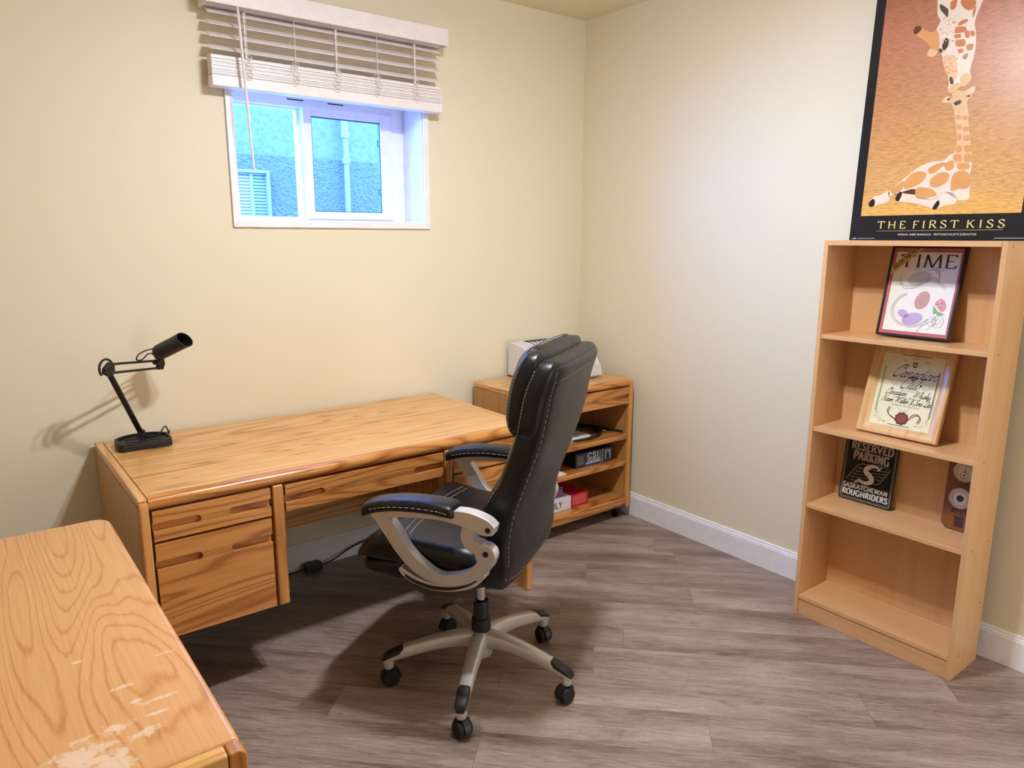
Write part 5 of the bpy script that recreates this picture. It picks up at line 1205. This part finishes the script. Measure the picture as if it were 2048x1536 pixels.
# ---- tin parking sign
sg = thing('parking_sign', 'dark green tin reserved parking sign with white lettering, on the third shelf', 'sign', leaning(-1.680, -.100, .4832, -.066, .785))
b = BM(); prism(b, rrect(0, 0, .2105, .285, .010), XY, -.0012, .0012); obj('plate', b, ink('#0E1B18', .3), sg, local=True, bevel=.0006, seg=2)
SW = ink('#D9D4CF', .4); SD = ink('#C6B5A8', .4); Zs = .00145
b = BM(); ribbon(b, rrect(.0065, .0065, .204, .2785, .008), .0013, Zs, closed=True); ribbon(b, rrect(.0115, .0115, .199, .2735, .007), .0007, Zs, closed=True)
obj('border_line', b, SW, sg, local=True, smooth=False)
def slab(text, x, y, h, width, th=.22, tn=.17): 
    b = BM(); write(b, text, x, y, h, thick=th, thin=tn, nib=0, serif=.17, sthick=.14, track=.16, width=width, z=Zs); return b
obj('lettering', slab('RESERVED', .0268, .2095, .030, .163), SD, sg, local=True, smooth=False)
obj('lettering', slab('PARKING', .0396, .1690, .034, .139), SD, sg, local=True, smooth=False)
obj('lettering', slab('SASKATCHEWAN', .0138, .0505, .0185, .177, .24, .17), SW, sg, local=True, smooth=False)
obj('lettering', slab('ROUGHRIDERS', .0142, .0215, .0225, .180, .25, .18), SW, sg, local=True, smooth=False)
b = BM()
PR = P['rr_par']
ribbon(b, PR, .0020, Zs, closed=True)
for k in range(4):
    yy = .095 + .013*k; sx = .034 + .0085*k; ribbon(b, [(sx+.010, yy), (sx+.125, yy+.013)], .0012, Zs)
for k in range(4):                                   # wheat ears at both ends
    for cx, cy in ((.043+.0085*k, .093+.0145*k), (.150+.0080*k, .104+.0140*k)):
        ribbon(b, [(cx-.004, cy+.003), (cx, cy-.001), (cx+.004, cy+.004)], .0018, Zs)
obj('emblem', b, SD, sg, local=True, smooth=False)
Sp = [(.148, .143), (.142, .152), (.128, .156), (.1107, .151), (.0970, .139), (.0985, .126), (.113, .1155), (.1225, .103), (.1200, .091), (.1050, .083), (.0870, .083), (.0740, .089), (.067, .081)]
b = BM(); q = sm(Sp, 6); N = len(q)
ribbon(b, q, [(.006 + .0145*math.sin(math.pi*min(1, max(0, i/(N-1))))**1.2) for i in range(N)], Zs + .0003)
ribbon(b, [(.140, .141), (.155, .158)], .005, Zs + .0003); ribbon(b, [(.059, .075), (.074, .090)], .005, Zs + .0003)
obj('emblem_letter', b, ink('#E6DDD8', .4), sg, local=True, smooth=False)
b = BM(); q = sm(Sp, 6); ribbon(b, q, [(.0105 + .0145*math.sin(math.pi*min(1, max(0, i/(N-1))))**1.2) for i in range(N)], Zs + .00015)
obj('emblem_outline', b, ink('#0E1B18', .3), sg, local=True, smooth=False)

# ---- barometer plaque, half hidden by the bookcase side
wb = thing('weather_plaque', 'walnut plaque with two round white dials, at the right end of the third shelf', 'barometer', leaning(-2.070, -.092, .4832, -.072, .80))
b = BM(); pl = [(.022, 0), (.098, 0), (.103, .006), (.112, .012), (.118, .022), (.118, .29), (.003, .29), (.003, .022), (.008, .012), (.017, .006)]
prism(b, pl, XY, -.001, .012); obj('board', b, M_WALNUT, wb, local=True, bevel=.002, seg=2)
for cx, cy, kind in ((.0595, .2205, 0), (.0575, .121, 1)):
    b = BM(); lathe(b, [(.038, .0121), (.038, .019), (.0365, .0215), (.034, .0215), (.033, .0185), (.005, .0185)], Matrix.Translation((cx, cy, 0)), n=40)
    dl_ = obj('dial_bezel', b, ink('#CFCAC0', .25), wb, local=True)
    printed('dial_face', wb, [(ink('#E8E5DD', .4), [ell(cx, cy, .0325, .0325, 36)])], .0187)
    b = BM()
    ribbon(b, ell(cx, cy, .027, .027, 40), .0010, .0190, closed=True)
    for k in range(40):
        t = 2*math.pi*k/40
        if not (1.2*math.pi < t < 1.8*math.pi): ribbon(b, [(cx+.023*math.cos(t), cy+.023*math.sin(t)), (cx+.0265*math.cos(t), cy+.0265*math.sin(t))], .0009, .0190)
    if kind == 0:
        ribbon(b, [(cx, cy-.001), (cx, cy+.024)], .0016, .0191); poly(b, ell(cx, cy, .0028, .0028, 14), .0192)
        ribbon(b, ell(cx, cy-.013, .012, .012, 24), .0012, .0190, closed=True); poly(b, ell(cx, cy-.012, .0030, .0030, 12), .0192); ribbon(b, [(cx, cy-.012), (cx-.001, cy-.024)], .0012, .0191)
    else:
        poly(b, ell(cx, cy, .012, .012, 24), .0191); poly(b, [(cx-.010, cy-.016), (cx-.004, cy-.016), (cx-.007, cy-.012)], .0191)
    obj('dial_marks', b, ink('#3C3833', .4), wb, local=True, smooth=False)
b = BM()
write(b, 'ED', .0335, .064, .0135, thick=.24, thin=.16, nib=10, serif=0, track=.12, z=.0123, sthick=.1)
ribbon(b, [(.057, .0735), (.071, .0735)], .0022, .0123); ribbon(b, [(.057, .068), (.071, .068)], .0022, .0123); ribbon(b, [(.064, .077), (.064, .058)], .0022, .0123); ribbon(b, [(.059, .0625), (.069, .0625)], .0018, .0123)
write(b, 'T', .075, .064, .0135, thick=.24, thin=.16, nib=10, serif=0, track=.12, z=.0123, sthick=.1)
poly(b, rect(.046, .014, .077, .052), .0123)
obj('burnt_lettering', b, ink('#33202A', .5), wb, local=True, smooth=False)
lines('emblem_lines', wb, M_WALNUT, [([(.050, .047-.005*k), (.073, .047-.005*k)], .0008) for k in range(3)] + [(rrect(.050, .019, .073, .030, .003), .0009)], .0125)

# ---- games on the cart's lower shelves
gm = thing('crime_board_game', 'dark blue board game box with white lettering, on the middle cart shelf', 'game box', Matrix.Translation((-.395, -.418, .3285)))
obj('box', box(BM(), 0, 0, 0, .268, .265, .079), ink('#1A2233', .35), gm, local=True, bevel=.0015, seg=2)
def front(name, items, dz):
    b = BM(); mats = []
    for mi, (m, polys) in enumerate(items):
        mats.append(m)
        for p in polys:
            vs = [b.verts.new((x, -dz - mi*.0002, z)) for x, z in p]; b.faces.new(vs).material_index = mi
    return obj(name, b, mats, gm, local=True, smooth=False)
front('box_print', [(ink('#3B4A66', .35), [rect(.064, .003, .186, .076), rect(.205, .010, .262, .074)]), (ink('#6B6157', .4), [rect(.010, .014, .058, .066)]), (ink('#C9B070', .4), [rect(.191, .004, .197, .076)]), (ink('#8FA0B8', .4), [rect(.212, .020, .255, .068)]), (ink('#15181F', .4), [[(.222, .018), (.244, .018), (.243, .044), (.238, .050), (.238, .060), (.228, .060), (.228, .050), (.223, .044)]])], .0004)
b = BM(); write(b, 'CSI:', .084, .043, .028, thick=.22, thin=.16, nib=0, serif=.16, sthick=.13, track=.16, width=.098)
for v in b.verts: v.co = (v.co.x, -.0018, v.co.y)
for k, (w0, w1) in enumerate(((.084, .176), (.084, .182), (.074, .182))):
    for q in range(9):
        xa = w0 + (w1-w0)*q/9; vs = [b.verts.new((x, -.0018, z)) for x, z in rect(xa, .033-.0095*k, xa+(w1-w0)/9*.78, .038-.0095*k + (.001 if k == 2 else 0))]; b.faces.new(vs)
obj('title_lettering', b, ink('#DDE0E6', .4), gm, local=True, smooth=False)
mp = thing('property_board_game', 'red and white board game box on the bottom cart shelf', 'game box', Matrix.Translation((-.72, -.425, .1235)))
obj('box', box(BM(), 0, 0, 0, .412, .255, .068), ink('#B3202B', .35), mp, local=True, bevel=.0015, seg=2)
b = BM(); box(b, -.001, -.0012, .001, .288, .150, .0692); obj('white_label', b, ink('#DAD6DA', .4), mp, local=True, smooth=False)
b = BM(); write(b, 'MONOPOLY', .226, .018, .034, thick=.15, thin=.13, nib=0, serif=0, sthick=.1, track=.10, width=.216, align='r')
for v in b.verts: v.co = (v.co.x, -.0017, v.co.y)
obj('title_lettering', b, ink('#2A2629', .4), mp, local=True, smooth=False)
b = BM(); box(b, .300, -.0008, .012, .395, .0, .060); obj('side_print', b, ink('#C9515A', .4), mp, local=True, smooth=False)
vb = thing('purple_game_box', 'small purple box lying on top of the red and white game box', 'game box', Matrix.Translation((-.70, -.40, .1932)))
obj('box', box(BM(), 0, 0, 0, .232, .19, .052), ink('#8B4E96', .35), vb, local=True, bevel=.0015, seg=2)
obj('box_lid', box(BM(), -.001, -.001, .034, .233, .191, .0535), ink('#4A3550', .35), vb, local=True, bevel=.001, seg=2)
b = BM(); box(b, -.62, -.452, .3285, -.492, -.36, .334)
tag(obj('folded_paper', b, M_WHITE), 'white folded paper at the front of the middle cart shelf', 'paper')
